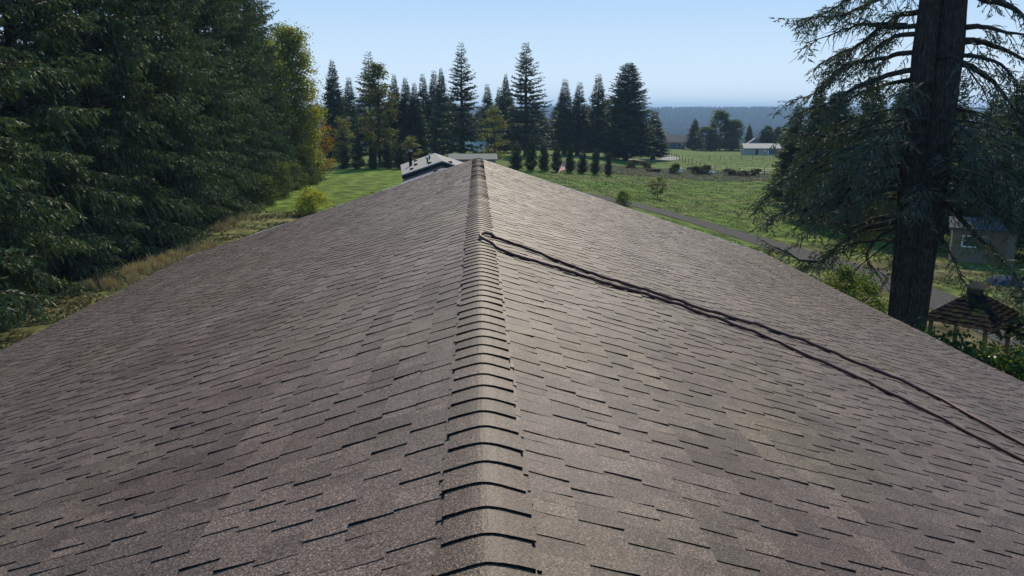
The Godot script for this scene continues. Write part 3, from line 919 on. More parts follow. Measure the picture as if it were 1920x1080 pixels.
# ------------------------------------------------------------------ the big double trunked spruce on the right
func build_big_tree() -> void:
	var c := Vector3(13.45, 0, -23.4)
	var gy := land(c.x, c.z)
	var o := thing("giant_spruce", "huge dark double trunked spruce with long drooping limbs right of the roof", "tree", Vector3(c.x, gy, c.z))
	var r := RandomNumberGenerator.new()
	r.seed = 300
	var wood := MB.new()
	var leaf := MB.new()
	var bark := Color(0.10, 0.082, 0.07)
	var side := Vector3(0.87, 0, 0.5)
	var toward := Vector3(-0.5, 0, 0.87)
	# one butt that parts into two stems
	for s in [-1.0, 1.0]:
		var pts := PackedVector3Array()
		var rad := PackedFloat32Array()
		for i in 24:
			var y := -0.5 + i * 1.05
			var f := y / 24.0
			var apart := 0.17 + 0.13 * smoothstep(1.0, 9.0, y) + 0.088 * exp(-pow((y - 11.5) / 0.55, 2.0)) + 0.5 * smoothstep(13.0, 24.0, y)
			pts.append(side * s * apart + Vector3(0, y, 0) + Vector3(r.randf_range(-0.02, 0.02), 0, r.randf_range(-0.02, 0.02)))
			rad.append(lerpf(0.37, 0.07, smoothstep(0.35, 1.0, f)) * lerpf(1.0, 0.96, smoothstep(0.0, 0.4, f)) * (1.0 + 0.35 * smoothstep(1.2, -0.5, y)))
		# furrows: plates of bark stand proud in uneven vertical ridges
		var rings := []
		for i in pts.size():
			for half in (2 if i < pts.size() - 1 else 1):
				var pc: Vector3 = pts[i] if half == 0 else pts[i].lerp(pts[i + 1], 0.5)
				var rc: float = rad[i] if half == 0 else (rad[i] + rad[i + 1]) * 0.5
				var ring := []
				for k in 44:
					var a := TAU * k / 44.0
					var f := 1.0 + (0.045 if k % 2 == 0 else -0.035) + 0.05 * land_noise.get_noise_2d(k * 70.0 + s * 500.0, pc.y * 45.0)
					ring.append(pc + Vector3(cos(a), 0, sin(a)) * rc * f)
				rings.append(ring)
		for i in rings.size() - 1:
			for k in 44:
				var k2 := (k + 1) % 44
				var tone := 1.0 + 0.25 * land_noise.get_noise_2d(k * 140.0, i * 90.0)
				wood.quad(rings[i][k2], rings[i][k], rings[i + 1][k], rings[i + 1][k2], Color(bark.r * tone, bark.g * tone, bark.b * tone))
	var P := {"bsp": 0.085, "ssp": 0.07, "sl": 0.12, "sw": 0.038, "hang": 0.75, "blk": 0.24, "blmax": 0.85, "col": Color(0.085, 0.098, 0.074), "wood": bark, "sides": 6}
	var limbs := [
		[[Vector3(12.98, 10.57, -23.67), Vector3(12.67, 10.48, -23.96), Vector3(12.48, 10.39, -24.13), Vector3(12.25, 10.20, -24.34), Vector3(12.09, 10.05, -24.48), Vector3(11.81, 9.73, -24.72), Vector3(11.60, 9.54, -24.89), Vector3(11.29, 9.44, -25.14), Vector3(11.07, 9.27, -25.31), Vector3(10.77, 9.04, -25.54)], 0.10, 0.45, 1.20],
		[[Vector3(13.00, 10.08, -23.66), Vector3(12.49, 10.09, -23.81), Vector3(12.13, 10.10, -23.92), Vector3(11.81, 10.15, -24.01), Vector3(11.46, 10.21, -24.11), Vector3(11.14, 10.23, -24.19), Vector3(10.98, 10.28, -24.23)], 0.09, 0.30, 0.35],
		[[Vector3(11.92, 10.17, -24.22), Vector3(11.52, 10.20, -24.35), Vector3(11.22, 10.10, -24.45), Vector3(10.96, 10.03, -24.53), Vector3(10.62, 9.89, -24.63), Vector3(10.28, 9.72, -24.73), Vector3(10.04, 9.58, -24.80)], 0.05, 0.90, 0.10],
		[[Vector3(12.88, 11.38, -23.72), Vector3(12.27, 11.11, -23.78), Vector3(11.68, 10.85, -23.83), Vector3(11.30, 10.63, -23.86), Vector3(10.97, 10.50, -23.88), Vector3(10.69, 10.41, -23.89), Vector3(10.35, 10.38, -23.91), Vector3(9.77, 10.33, -23.94), Vector3(9.51, 10.30, -23.94)], 0.10, 0.55, 1.00],
		[[Vector3(12.85, 11.73, -23.74), Vector3(12.08, 11.37, -24.62), Vector3(11.45, 11.03, -25.28), Vector3(11.29, 10.88, -25.44), Vector3(11.08, 10.75, -25.64), Vector3(10.74, 10.67, -25.95)], 0.08, 0.50, 1.00],
		[[Vector3(12.99, 9.95, -23.66), Vector3(12.52, 9.87, -23.72), Vector3(12.17, 9.74, -23.75), Vector3(11.85, 9.54, -23.78), Vector3(11.64, 9.35, -23.80), Vector3(11.32, 9.06, -23.82), Vector3(10.93, 8.90, -23.84)], 0.09, 0.30, 0.70],
		[[Vector3(13.01, 9.40, -23.65), Vector3(12.57, 9.35, -23.97), Vector3(12.33, 9.23, -24.13), Vector3(11.90, 9.16, -24.42), Vector3(11.48, 9.10, -24.69), Vector3(11.25, 8.97, -24.83), Vector3(10.98, 8.65, -24.99), Vector3(10.63, 8.21, -25.20), Vector3(10.15, 8.03, -25.47)], 0.09, 0.35, 1.10],
		[[Vector3(13.03, 8.92, -23.64), Vector3(12.23, 8.73, -23.78), Vector3(11.69, 8.53, -23.86), Vector3(11.15, 8.24, -23.93), Vector3(10.60, 7.92, -24.00), Vector3(10.04, 7.75, -24.06), Vector3(9.53, 7.49, -24.10)], 0.10, 0.30, 1.20],
		[[Vector3(13.14, 6.66, -23.58), Vector3(12.38, 6.73, -23.68), Vector3(11.53, 6.62, -23.78), Vector3(10.66, 6.44, -23.85), Vector3(10.04, 6.15, -23.88), Vector3(9.55, 5.87, -23.90)], 0.10, 0.25, 1.40],
		[[Vector3(13.24, 6.17, -23.52), Vector3(12.66, 6.02, -24.06), Vector3(11.85, 6.06, -24.74), Vector3(11.15, 5.95, -25.29), Vector3(10.50, 5.65, -25.75), Vector3(10.01, 5.31, -26.08), Vector3(9.75, 4.81, -26.26), Vector3(9.51, 4.47, -26.42)], 0.11, 0.25, 1.40],
		[[Vector3(13.22, 5.70, -23.53), Vector3(12.11, 5.52, -23.62), Vector3(11.23, 5.34, -23.66), Vector3(10.70, 5.09, -23.67), Vector3(10.16, 4.95, -23.67)], 0.10, 0.20, 1.40],
		[[Vector3(13.00, 4.61, -23.66), Vector3(12.33, 4.40, -23.91), Vector3(11.74, 4.08, -24.12), Vector3(11.04, 4.29, -24.36), Vector3(10.32, 4.62, -24.58), Vector3(9.67, 4.48, -24.76), Vector3(9.31, 4.11, -24.85)], 0.09, 0.35, 1.30],
		[[Vector3(13.01, 4.49, -23.65), Vector3(12.33, 4.05, -24.34), Vector3(11.77, 3.48, -24.86), Vector3(11.37, 2.79, -25.22), Vector3(10.80, 2.77, -25.68), Vector3(10.12, 3.14, -26.18), Vector3(9.93, 2.92, -26.32)], 0.09, 0.40, 1.30],
		[[Vector3(12.93, 4.37, -23.69), Vector3(12.45, 3.83, -23.81), Vector3(12.17, 3.34, -23.86), Vector3(12.25, 2.99, -23.84), Vector3(12.55, 2.64, -23.75)], 0.05, 0.70, 0.25],
		[[Vector3(13.05, 4.09, -23.63), Vector3(12.77, 3.57, -23.90), Vector3(12.39, 3.03, -24.24), Vector3(12.07, 2.61, -24.52)], 0.05, 0.70, 0.20],
		[[Vector3(13.89, 10.05, -23.15), Vector3(14.19, 10.03, -22.82), Vector3(14.38, 9.98, -22.61), Vector3(14.68, 9.81, -22.28), Vector3(14.97, 9.73, -21.94), Vector3(15.26, 9.66, -21.58)], 0.10, 0.50, 0.50],
		[[Vector3(13.93, 9.64, -23.12), Vector3(14.25, 9.65, -23.03), Vector3(14.52, 9.61, -22.95), Vector3(14.99, 9.41, -22.79), Vector3(15.52, 9.12, -22.61), Vector3(16.01, 8.77, -22.43)], 0.13, 0.60, 0.50],
		[[Vector3(13.94, 9.28, -23.12), Vector3(14.18, 9.21, -22.78), Vector3(14.48, 9.06, -22.37), Vector3(14.69, 8.81, -22.07), Vector3(14.84, 8.51, -21.87), Vector3(15.03, 8.04, -21.60)], 0.08, 0.50, 0.40],
		[[Vector3(13.91, 9.07, -23.13), Vector3(14.30, 8.94, -23.06), Vector3(14.68, 8.67, -22.98), Vector3(15.05, 8.36, -22.90), Vector3(15.44, 7.87, -22.80), Vector3(15.75, 7.35, -22.71)], 0.11, 0.50, 0.60],
		[[Vector3(13.78, 11.22, -23.21), Vector3(14.44, 10.75, -22.96), Vector3(14.96, 10.58, -22.76), Vector3(15.35, 10.27, -22.60), Vector3(15.67, 9.83, -22.45)], 0.15, 0.50, 0.80],
		[[Vector3(13.57, 5.27, -23.33), Vector3(14.20, 4.84, -23.13), Vector3(14.84, 4.18, -22.91), Vector3(15.37, 3.70, -22.72), Vector3(15.99, 2.99, -22.47), Vector3(16.43, 2.23, -22.28)], 0.10, 0.25, 1.00],
		[[Vector3(13.61, 4.76, -23.31), Vector3(13.84, 4.28, -23.10), Vector3(14.07, 3.79, -22.89), Vector3(14.29, 3.31, -22.67), Vector3(14.48, 2.77, -22.49)], 0.05, 0.60, 0.30],
		[[Vector3(13.51, 5.95, -23.37), Vector3(14.01, 5.77, -22.81), Vector3(14.52, 5.38, -22.20), Vector3(15.00, 4.91, -21.58), Vector3(15.34, 4.23, -21.15)], 0.10, 0.25, 1.10],
		[[Vector3(13.46, 6.45, -23.39), Vector3(14.45, 6.51, -23.23), Vector3(15.24, 6.29, -23.07), Vector3(16.18, 5.87, -22.84)], 0.09, 0.25, 1.10],
		[[Vector3(13.14, 8.61, -23.58), Vector3(12.73, 8.54, -24.11), Vector3(12.27, 8.35, -24.68), Vector3(11.79, 8.03, -25.24), Vector3(11.41, 7.79, -25.65)], 0.09, 0.25, 1.30],
		[[Vector3(13.10, 7.08, -23.60), Vector3(12.28, 7.14, -23.92), Vector3(11.50, 7.06, -24.19), Vector3(10.73, 6.92, -24.44), Vector3(10.19, 6.95, -24.59), Vector3(9.74, 7.05, -24.72)], 0.09, 0.25, 1.30],
	]
	for l in limbs:
		var pts := PackedVector3Array()
		var src: Array = l[0]
		for i in src.size():
			var p: Vector3 = src[i]
			var q: Vector3 = p - Vector3(c.x, gy, c.z)
			if i == 0:
				q = q.lerp(Vector3(0, q.y, 0), 0.5)
			pts.append(q)
			if i < src.size() - 1:
				var q2: Vector3 = src[i + 1] - Vector3(c.x, gy, c.z)
				pts.append(q.lerp(q2, 0.5) + Vector3(r.randf_range(-0.04, 0.04), r.randf_range(-0.03, 0.05), r.randf_range(-0.06, 0.06)))
		var Q := P.duplicate()
		Q.bsp = 0.085 / maxf(l[3], 0.05)
		make_branch(wood, leaf, r, pts, l[1], Q, P.col, l[2])
		limb_twigs(wood, leaf, r, pts, P, l[3])
	# limbs all round, most of them low and leafy
	var y := 3.0
	while y < 22.0:
		for k in 2:
			var az := r.randf() * TAU
			var out := Vector3(cos(az), 0, sin(az))
			var low := y < 9.2
			# high up, where the photograph shows sky, only towards and away from the viewer
			var l := r.randf_range(2.2, 4.0) * (1.0 if low else 0.85)
			if not low and y < 13.5 and absf(out.dot(side)) > 0.55:
				continue
			# the foot of the trunk and the gazebo to its right stand clear
			if y < 7.0 and (out.dot(toward) > 0.1 or out.dot(side) > 0.2):
				continue
			if y < 5.0:
				continue
			var pts := PackedVector3Array()
			for j in 6:
				var t := j / 5.0
				pts.append(Vector3(0, y, 0) + out * (0.3 + l * t) + Vector3(r.randf_range(-0.08, 0.08), l * (0.10 * t - 0.55 * t * t), r.randf_range(-0.08, 0.08)))
			var Q := P.duplicate()
			Q.bsp = 0.075 if low else 0.12
			make_branch(wood, leaf, r, pts, 0.06, Q, P.col, 0.35)
			limb_twigs(wood, leaf, r, pts, P, 0.6)
		for extra in (3 if y > 6.2 and y < 9.4 else 0):
			var az2 := r.randf_range(-0.9, 0.9) + (0.0 if extra < 2 else PI)
			var out2 := side.rotated(Vector3.UP, az2)
			var l2 := r.randf_range(2.4, 4.2)
			var p2 := PackedVector3Array()
			for j in 6:
				var t := j / 5.0
				p2.append(Vector3(0, y + 0.3, 0) + out2 * (0.3 + l2 * t) + Vector3(r.randf_range(-0.08, 0.08), l2 * (0.10 * t - 0.50 * t * t), r.randf_range(-0.08, 0.08)))
			make_branch(wood, leaf, r, p2, 0.045, P, P.col, 0.2)
			limb_twigs(wood, leaf, r, p2, P, 0.7)
		y += 0.34 if y < 9.2 else 0.7
	part("trunk", wood, M.bark, o)
	part("crown", leaf, M.needle, o)

func limb_twigs(wood: MB, leaf: MB, r: RandomNumberGenerator, pts: PackedVector3Array, P: Dictionary, den: float) -> void:
	# bare crooked twigs and leafy side shoots along a limb
	for i in range(1, pts.size() - 1):
		for k in 2:
			var fwd := (pts[i + 1] - pts[i]).normalized()
			var sd := fwd.cross(Vector3.UP).normalized() * (1.0 if r.randf() < 0.5 else -1.0)
			var d := (fwd * r.randf_range(0.2, 0.9) + sd * r.randf_range(0.3, 1.0) + Vector3(0, r.randf_range(-0.9, 0.3), 0)).normalized()
			var l := r.randf_range(0.35, 1.2)
			var tw := PackedVector3Array()
			var p := pts[i].lerp(pts[i + 1], r.randf())
			for j in 5:
				tw.append(p)
				p += d * l * 0.25
				d = (d + Vector3(r.randf_range(-0.3, 0.3), r.randf_range(-0.4, 0.15), r.randf_range(-0.3, 0.3))).normalized()
			if r.randf() < den * 0.75:
				make_branch(wood, leaf, r, tw, 0.014, P, P.col, 0.1)
			else:
				wood.tube(tw, PackedFloat32Array([0.015, 0.012, 0.009, 0.007, 0.004]), 4, P.wood, false)

# ------------------------------------------------------------------ right side: yard
func gable_building(o: Node3D, lx: float, lz: float, eave: float, pitch: float, over: float, wall_c: Color, roof_c: Color, thick := 0.12) -> Node3D:
	# ridge along local x
	var w := MB.new()
	w.box(Vector3(-lx / 2, -0.6, -lz / 2), Vector3(lx / 2, eave, lz / 2), wall_c)
	var top := eave + pitch * lz / 2
	for e in [-lx / 2, lx / 2]:
		w.tri(Vector3(e, eave, -lz / 2), Vector3(e, eave, lz / 2), Vector3(e, top, 0), wall_c)
	part("wall", w, M.paint, o)
	var rf: MeshInstance3D
	for s in [-1.0, 1.0]:
		var m := MB.new()
		var ez: float = s * (lz / 2 + over)
		var ey := eave - pitch * over + 0.03
		var a := Vector3(-lx / 2 - over, top + 0.03, 0)
		var b := Vector3(lx / 2 + over, top + 0.03, 0)
		var d := Vector3(lx / 2 + over, ey, ez)
		var e2 := Vector3(-lx / 2 - over, ey, ez)
		var u := Vector3(0, thick, 0)
		if s > 0:
			m.quad(e2 + u, d + u, b + u, a + u, roof_c)
			m.quad(e2, d, d + u, e2 + u, roof_c * 0.9)
			m.quad(a, b, d, e2, roof_c)
		else:
			m.quad(a + u, b + u, d + u, e2 + u, roof_c)
			m.quad(d, e2, e2 + u, d + u, roof_c * 0.9)
			m.quad(e2, d, b, a, roof_c)
		m.quad(a, e2, e2 + u, a + u, roof_c * 0.9)
		m.quad(d, b, b + u, d + u, roof_c * 0.9)
		rf = part("roof_slope", m, M.paint, o)
	return rf

func window_on(o: Node3D, at: Vector3, w: float, h: float, turn := 0.0) -> void:
	var f := MB.new()
	var t := Transform3D(Basis(Vector3.UP, turn), at)
	for q in [[0.0, h / 2, w + 0.1, 0.08], [0.0, -h / 2, w + 0.1, 0.08], [-w / 2, 0.0, 0.08, h], [w / 2, 0.0, 0.08, h]]:
		f.box_t(t * Transform3D(Basis.IDENTITY, Vector3(q[0], q[1], 0.03)), Vector3(q[2], q[3], 0.06), Color(0.7, 0.7, 0.68))
	var win := part("window", f, M.paint, o)
	var g := MB.new()
	g.box_t(t * Transform3D(Basis.IDENTITY, Vector3(0, 0, 0.012)), Vector3(w, h, 0.02), Color(0.03, 0.035, 0.04))
	part("pane", g, M.hose, win)

func build_right_side() -> void:
	# conifers behind the giant spruce
	var list := [
		["dense", 33.8, -83.4, 10.8, 6.4, "conifer behind the left tips of the giant spruce limbs"],
		["dense_b", 30.2, -70.0, 12.4, 6.2, "pointed conifer behind the upper left limbs of the giant spruce"],
		["full", 34.0, -74.4, 11.6, 6.8, "broad conifer between two pointed ones behind the giant spruce"],
		["dense", 31.3, -62.6, 13.4, 6.6, "tallest conifer behind the giant spruce, left of its trunk"],
		["dense_b", 35.6, -66.0, 12.6, 6.6, "conifer right behind the trunk of the giant spruce"],
		["narrow", 34.5, -57.1, 12.5, 6.0, "pointed conifer just right of the giant trunk"],
		["dense", 44.0, -66.8, 11.6, 7.4, "conifer in the gap right of the giant trunk, farther off"],
		["full", 36.0, -51.6, 12.2, 6.6, "conifer near the right picture edge behind the long limbs"],
		["dense_b", 38.5, -50.4, 13.4, 7.0, "conifer at the right picture edge, its base hidden"],
		["dense", 21.6, -25.8, 13.0, 6.6, "near conifer at the right picture edge, only its branch tips in view"],
		["full", 40.0, -74.0, 11.0, 7.4, "wide dark conifer far behind the giant spruce"]]
	var i := 0
	for t in list:
		plant_at("yard_conifer", t[5], "tree", "conifers behind the giant spruce", mid_protos[t[0]], t[1], t[2], t[3], t[4], i * 1.4)
		i += 1
	var bush := broadleaf(51, 3.0, 1.8, 0.1, 80, 90, 0.13, [Color(0.10, 0.145, 0.03), Color(0.12, 0.16, 0.035), Color(0.08, 0.12, 0.03)], 0.5)
	plant_at("garden_bush", "sunlit yellow green bush left of the giant trunk", "bush", "", bush, 16.3, -32.8, 2.9, 3.6, 0.0)
	plant_at("garden_bush", "grey green bush at the far end of the right lawn under the drooping limb", "bush", "", bush, 36.8, -93.0, 4.0, 4.2, 2.0)
	var rhodo := broadleaf(52, 3.0, 1.9, 0.1, 80, 60, 0.17, [Color(0.045, 0.075, 0.025), Color(0.055, 0.09, 0.03), Color(0.10, 0.14, 0.04)], 0.4)
	var rs := [[13.0, -20.4, 3.2, 3.6, "dark broadleaved shrub before the gazebo, left one"], [14.2, -19.8, 3.0, 3.6, "dark broadleaved shrub before the gazebo, middle one"], [14.6, -18.4, 3.2, 3.8, "broadleaved shrub with light leaves at the right picture edge"], [13.4, -17.6, 2.7, 3.2, "low broadleaved shrub at the right eave, lowest in the picture"]]
	for t in rs:
		plant_at("rhododendron", t[4], "shrub", "shrubs along the right eave", rhodo, t[0], t[1], t[2], t[3], t[0] * 3.0)
	plant_at("young_shrub", "small leafy shrub at the near end of the driveway past the right eave", "shrub", "", bush, 13.0, -69.5, 1.3, 1.7, 1.0)
	build_gazebo()
	# things behind the giant tree, seen between its limbs
	var sh := thing("tan_shed", "tan walled shed with a grey roof seen through the limbs on the right", "shed", Vector3(33.3, land(33.3, -50.2), -50.2), -0.5)
	gable_building(sh, 3.6, 3.0, 2.2, 0.3, 0.25, Color(0.17, 0.135, 0.095), Color(0.07, 0.07, 0.075))
	window_on(sh, Vector3(-0.8, 1.4, 1.5), 0.8, 0.7)
	var dm := MB.new()
	dm.box(Vector3(0.4, 0.0, 1.5), Vector3(1.3, 1.9, 1.54), Color(0.16, 0.10, 0.06))
	part("door", dm, M.wood, sh)
	camper("camper_trailer", "white camper trailer at the right picture edge behind the limbs", Vector3(44.0, land(44, -60), -60.0), 0.4, 7.0)
	var tp := MB.new()
	var r := RandomNumberGenerator.new()
	r.seed = 61
	var rows := []
	for a in 9:
		var row := []
		for b in 9:
			var x := (a / 8.0 - 0.5) * 2.6
			var z := (b / 8.0 - 0.5) * 2.2
			var hgt := 0.9 * pow(maxf(0.0, cos(x * 1.1) * cos(z * 1.25)), 0.5) + r.randf_range(-0.05, 0.08)
			row.append(Vector3(x, hgt if a > 0 and a < 8 and b > 0 and b < 8 else -0.05, z))
		rows.append(row)
	for a in 8:
		for b in 8:
			tp.quad(rows[a][b], rows[a][b + 1], rows[a + 1][b + 1], rows[a + 1][b], Color(0.028, 0.036, 0.062))
	var tarp := part("blue_tarp", tp, M.paint, self)
	tarp.position = Vector3(29.9, land(29.9, -42.6), -42.6)
	tarp.scale = Vector3(0.65, 0.6, 0.65)
	tag(tarp, "blue tarpaulin draped over a heap right of the giant trunk", "tarp")

func camper(called: String, label: String, at: Vector3, turn: float, length: float) -> void:
	var o := thing(called, label, "trailer", at, turn)
	var b := MB.new()
	var pr := [Vector2(-length / 2, 0.5), Vector2(length / 2, 0.5), Vector2(length / 2, 2.3), Vector2(length / 2 - 0.25, 2.75), Vector2(-length / 2 + 0.6, 2.75), Vector2(-length / 2, 1.9)]
	for k in pr.size():
		var p: Vector2 = pr[k]
		var q: Vector2 = pr[(k + 1) % pr.size()]
		b.quad(Vector3(p.x, p.y, 1.2), Vector3(p.x, p.y, -1.2), Vector3(q.x, q.y, -1.2), Vector3(q.x, q.y, 1.2), Color(0.75, 0.75, 0.73))
	for s in [-1.2, 1.2]:
		for k in range(1, pr.size() - 1):
			b.tri(Vector3(pr[0].x, pr[0].y, s), Vector3(pr[k].x, pr[k].y, s), Vector3(pr[k + 1].x, pr[k + 1].y, s), Color(0.72, 0.72, 0.70))
	part("body", b, M.paint, o)
	for s in [-1.0, 1.0]:
		var w := MB.new()
		w.tube(PackedVector3Array([Vector3(0.4, 0.34, s * 0.95), Vector3(0.4, 0.34, s * 1.15)]), PackedFloat32Array([0.34, 0.34]), 14, Color(0.02, 0.02, 0.02))
		part("wheel", w, M.wood, o)
	window_on(o, Vector3(-length * 0.2, 1.8, 1.2), 1.2, 0.7)
	window_on(o, Vector3(length * 0.25, 1.8, 1.2), 0.9, 0.7)

func build_gazebo() -> void:
	var near := Vector3(17.63, 0.0, -25.49)
	var left := Vector3(16.27, 0.0, -26.97)
	var cpos := Vector3(18.15, 0, -27.35)
	var gy := land(cpos.x, cpos.z)
	var o := thing("gazebo", "small open gazebo with a mossy hip roof painted dark for tree shade right of the giant trunk", "gazebo", Vector3(cpos.x, gy, cpos.z), 0.70)
	var hx := 1.68
	var hz := 1.2
	var ey := 2.28
	var ay := 3.28
	for sx in [-1.0, 1.0]:
		for sz in [-1.0, 1.0]:
			var p := MB.new()
			p.box(Vector3(sx * (hx - 0.3) - 0.06, -0.3, sz * (hz - 0.3) - 0.06), Vector3(sx * (hx - 0.3) + 0.06, ey + 0.1, sz * (hz - 0.3) + 0.06), Color(0.16, 0.12, 0.08))
			part("post", p, M.wood, o)
	var deck := MB.new()
	var apex := Vector3(0, ay, 0)
	var cs := [Vector3(-hx, ey, hz), Vector3(hx, ey, hz), Vector3(hx, ey, -hz), Vector3(-hx, ey, -hz)]
	for k in 4:
		deck.tri(cs[k], cs[(k + 1) % 4], apex, Color(0.06, 0.05, 0.04))
	deck.quad(cs[3], cs[2], cs[1], cs[0], Color(0.10, 0.075, 0.05))
	var roof := part("roof", deck, M.wood, o)
	var r := RandomNumberGenerator.new()
	r.seed = 71
	# courses of wooden shakes, each lying on the one below
	for k in 4:
		var a: Vector3 = cs[k]
		var b: Vector3 = cs[(k + 1) % 4]
		var nn := (b - a).cross(apex - a).normalized()
		var rows := 9
		for i in rows:
			var f0 := float(i) / rows - 0.02
			var f1 := float(i + 1) / rows
			var mb := MB.new()
			var along := a.lerp(apex, f0).distance_to(b.lerp(apex, f0))
			var cnt := maxi(1, int(along / 0.16))
			for j in cnt:
				var g0 := float(j) / cnt
				var g1 := float(j + 1) / cnt - 0.008
				var l0 := 0.035 + r.randf_range(0.0, 0.02)
				var dz := r.randf_range(-0.02, 0.015)
				var p0 := a.lerp(apex, f0 + dz).lerp(b.lerp(apex, f0 + dz), g0) + nn * l0
				var p1 := a.lerp(apex, f0 + dz).lerp(b.lerp(apex, f0 + dz), g1) + nn * l0
				var p2 := a.lerp(apex, f1).lerp(b.lerp(apex, f1), g1) + nn * 0.012
				var p3 := a.lerp(apex, f1).lerp(b.lerp(apex, f1), g0) + nn * 0.012
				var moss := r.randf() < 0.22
				var col := Color(0.032, 0.038, 0.016) if moss else Color(0.022, 0.018, 0.016) * r.randf_range(0.7, 1.5)  # moss and wood tones, both painted near black for the shade of trees
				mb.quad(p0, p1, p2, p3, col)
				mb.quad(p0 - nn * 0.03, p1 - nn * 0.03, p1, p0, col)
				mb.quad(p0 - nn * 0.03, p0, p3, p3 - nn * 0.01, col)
			part("shake_course", mb, M.shaded_shake, roof)
	var cu := MB.new()
	cu.box(Vector3(-0.22, ay - 0.16, -0.22), Vector3(0.22, ay + 0.12, 0.22), Color(0.10, 0.08, 0.06))
	var top := Vector3(0, ay + 0.36, 0)
	var c2 := [Vector3(-0.34, ay + 0.12, 0.34), Vector3(0.34, ay + 0.12, 0.34), Vector3(0.34, ay + 0.12, -0.34), Vector3(-0.34, ay + 0.12, -0.34)]
	for k in 4:
		cu.tri(c2[k], c2[(k + 1) % 4], top, Color(0.07, 0.06, 0.05))
	cu.quad(c2[3], c2[2], c2[1], c2[0], Color(0.07, 0.06, 0.05))
	part("cupola", cu, M.shaded_shake, o)
	# patio furniture
	var ch := thing("patio_chair", "thin framed patio chair beside the gazebo", "chair", Vector3(17.6, land(17.6, -29.6), -29.6), 0.9)
	var fr := MB.new()
	for s in [-0.26, 0.26]:
		fr.tube(PackedVector3Array([Vector3(s, 0.0, 0.28), Vector3(s, 0.42, 0.24), Vector3(s, 0.42, -0.24), Vector3(s, 0.98, -0.36)]), PackedFloat32Array([0.018, 0.018, 0.018, 0.018]), 6, Color(0.03, 0.03, 0.03))
		fr.tube(PackedVector3Array([Vector3(s, 0.0, -0.30), Vector3(s, 0.42, -0.2)]), PackedFloat32Array([0.018, 0.018]), 6, Color(0.03, 0.03, 0.03))
	fr.tube(PackedVector3Array([Vector3(-0.26, 0.97, -0.36), Vector3(0.26, 0.97, -0.36)]), PackedFloat32Array([0.018, 0.018]), 6, Color(0.03, 0.03, 0.03))
	part("frame", fr, M.metal, ch)
	var st := MB.new()
	st.box(Vector3(-0.25, 0.41, -0.22), Vector3(0.25, 0.44, 0.24), Color(0.06, 0.06, 0.06))
	part("seat", st, M.wood, ch)
	var tb := thing("garden_table", "white garden table under the gazebo roof", "table", Vector3(18.6, land(18.6, -27.2), -27.2), 0.4)
	var tt := MB.new()
	tt.box(Vector3(-0.6, 0.70, -0.4), Vector3(0.6, 0.75, 0.4), Color(0.72, 0.72, 0.70))
	part("tabletop", tt, M.paint, tb)
	for sx in [-0.5, 0.5]:
		for sz in [-0.32, 0.32]:
			var lg := MB.new()
			lg.box(Vector3(sx - 0.03, 0.0, sz - 0.03), Vector3(sx + 0.03, 0.70, sz + 0.03), Color(0.7, 0.7, 0.68))
			part("leg", lg, M.paint, tb)

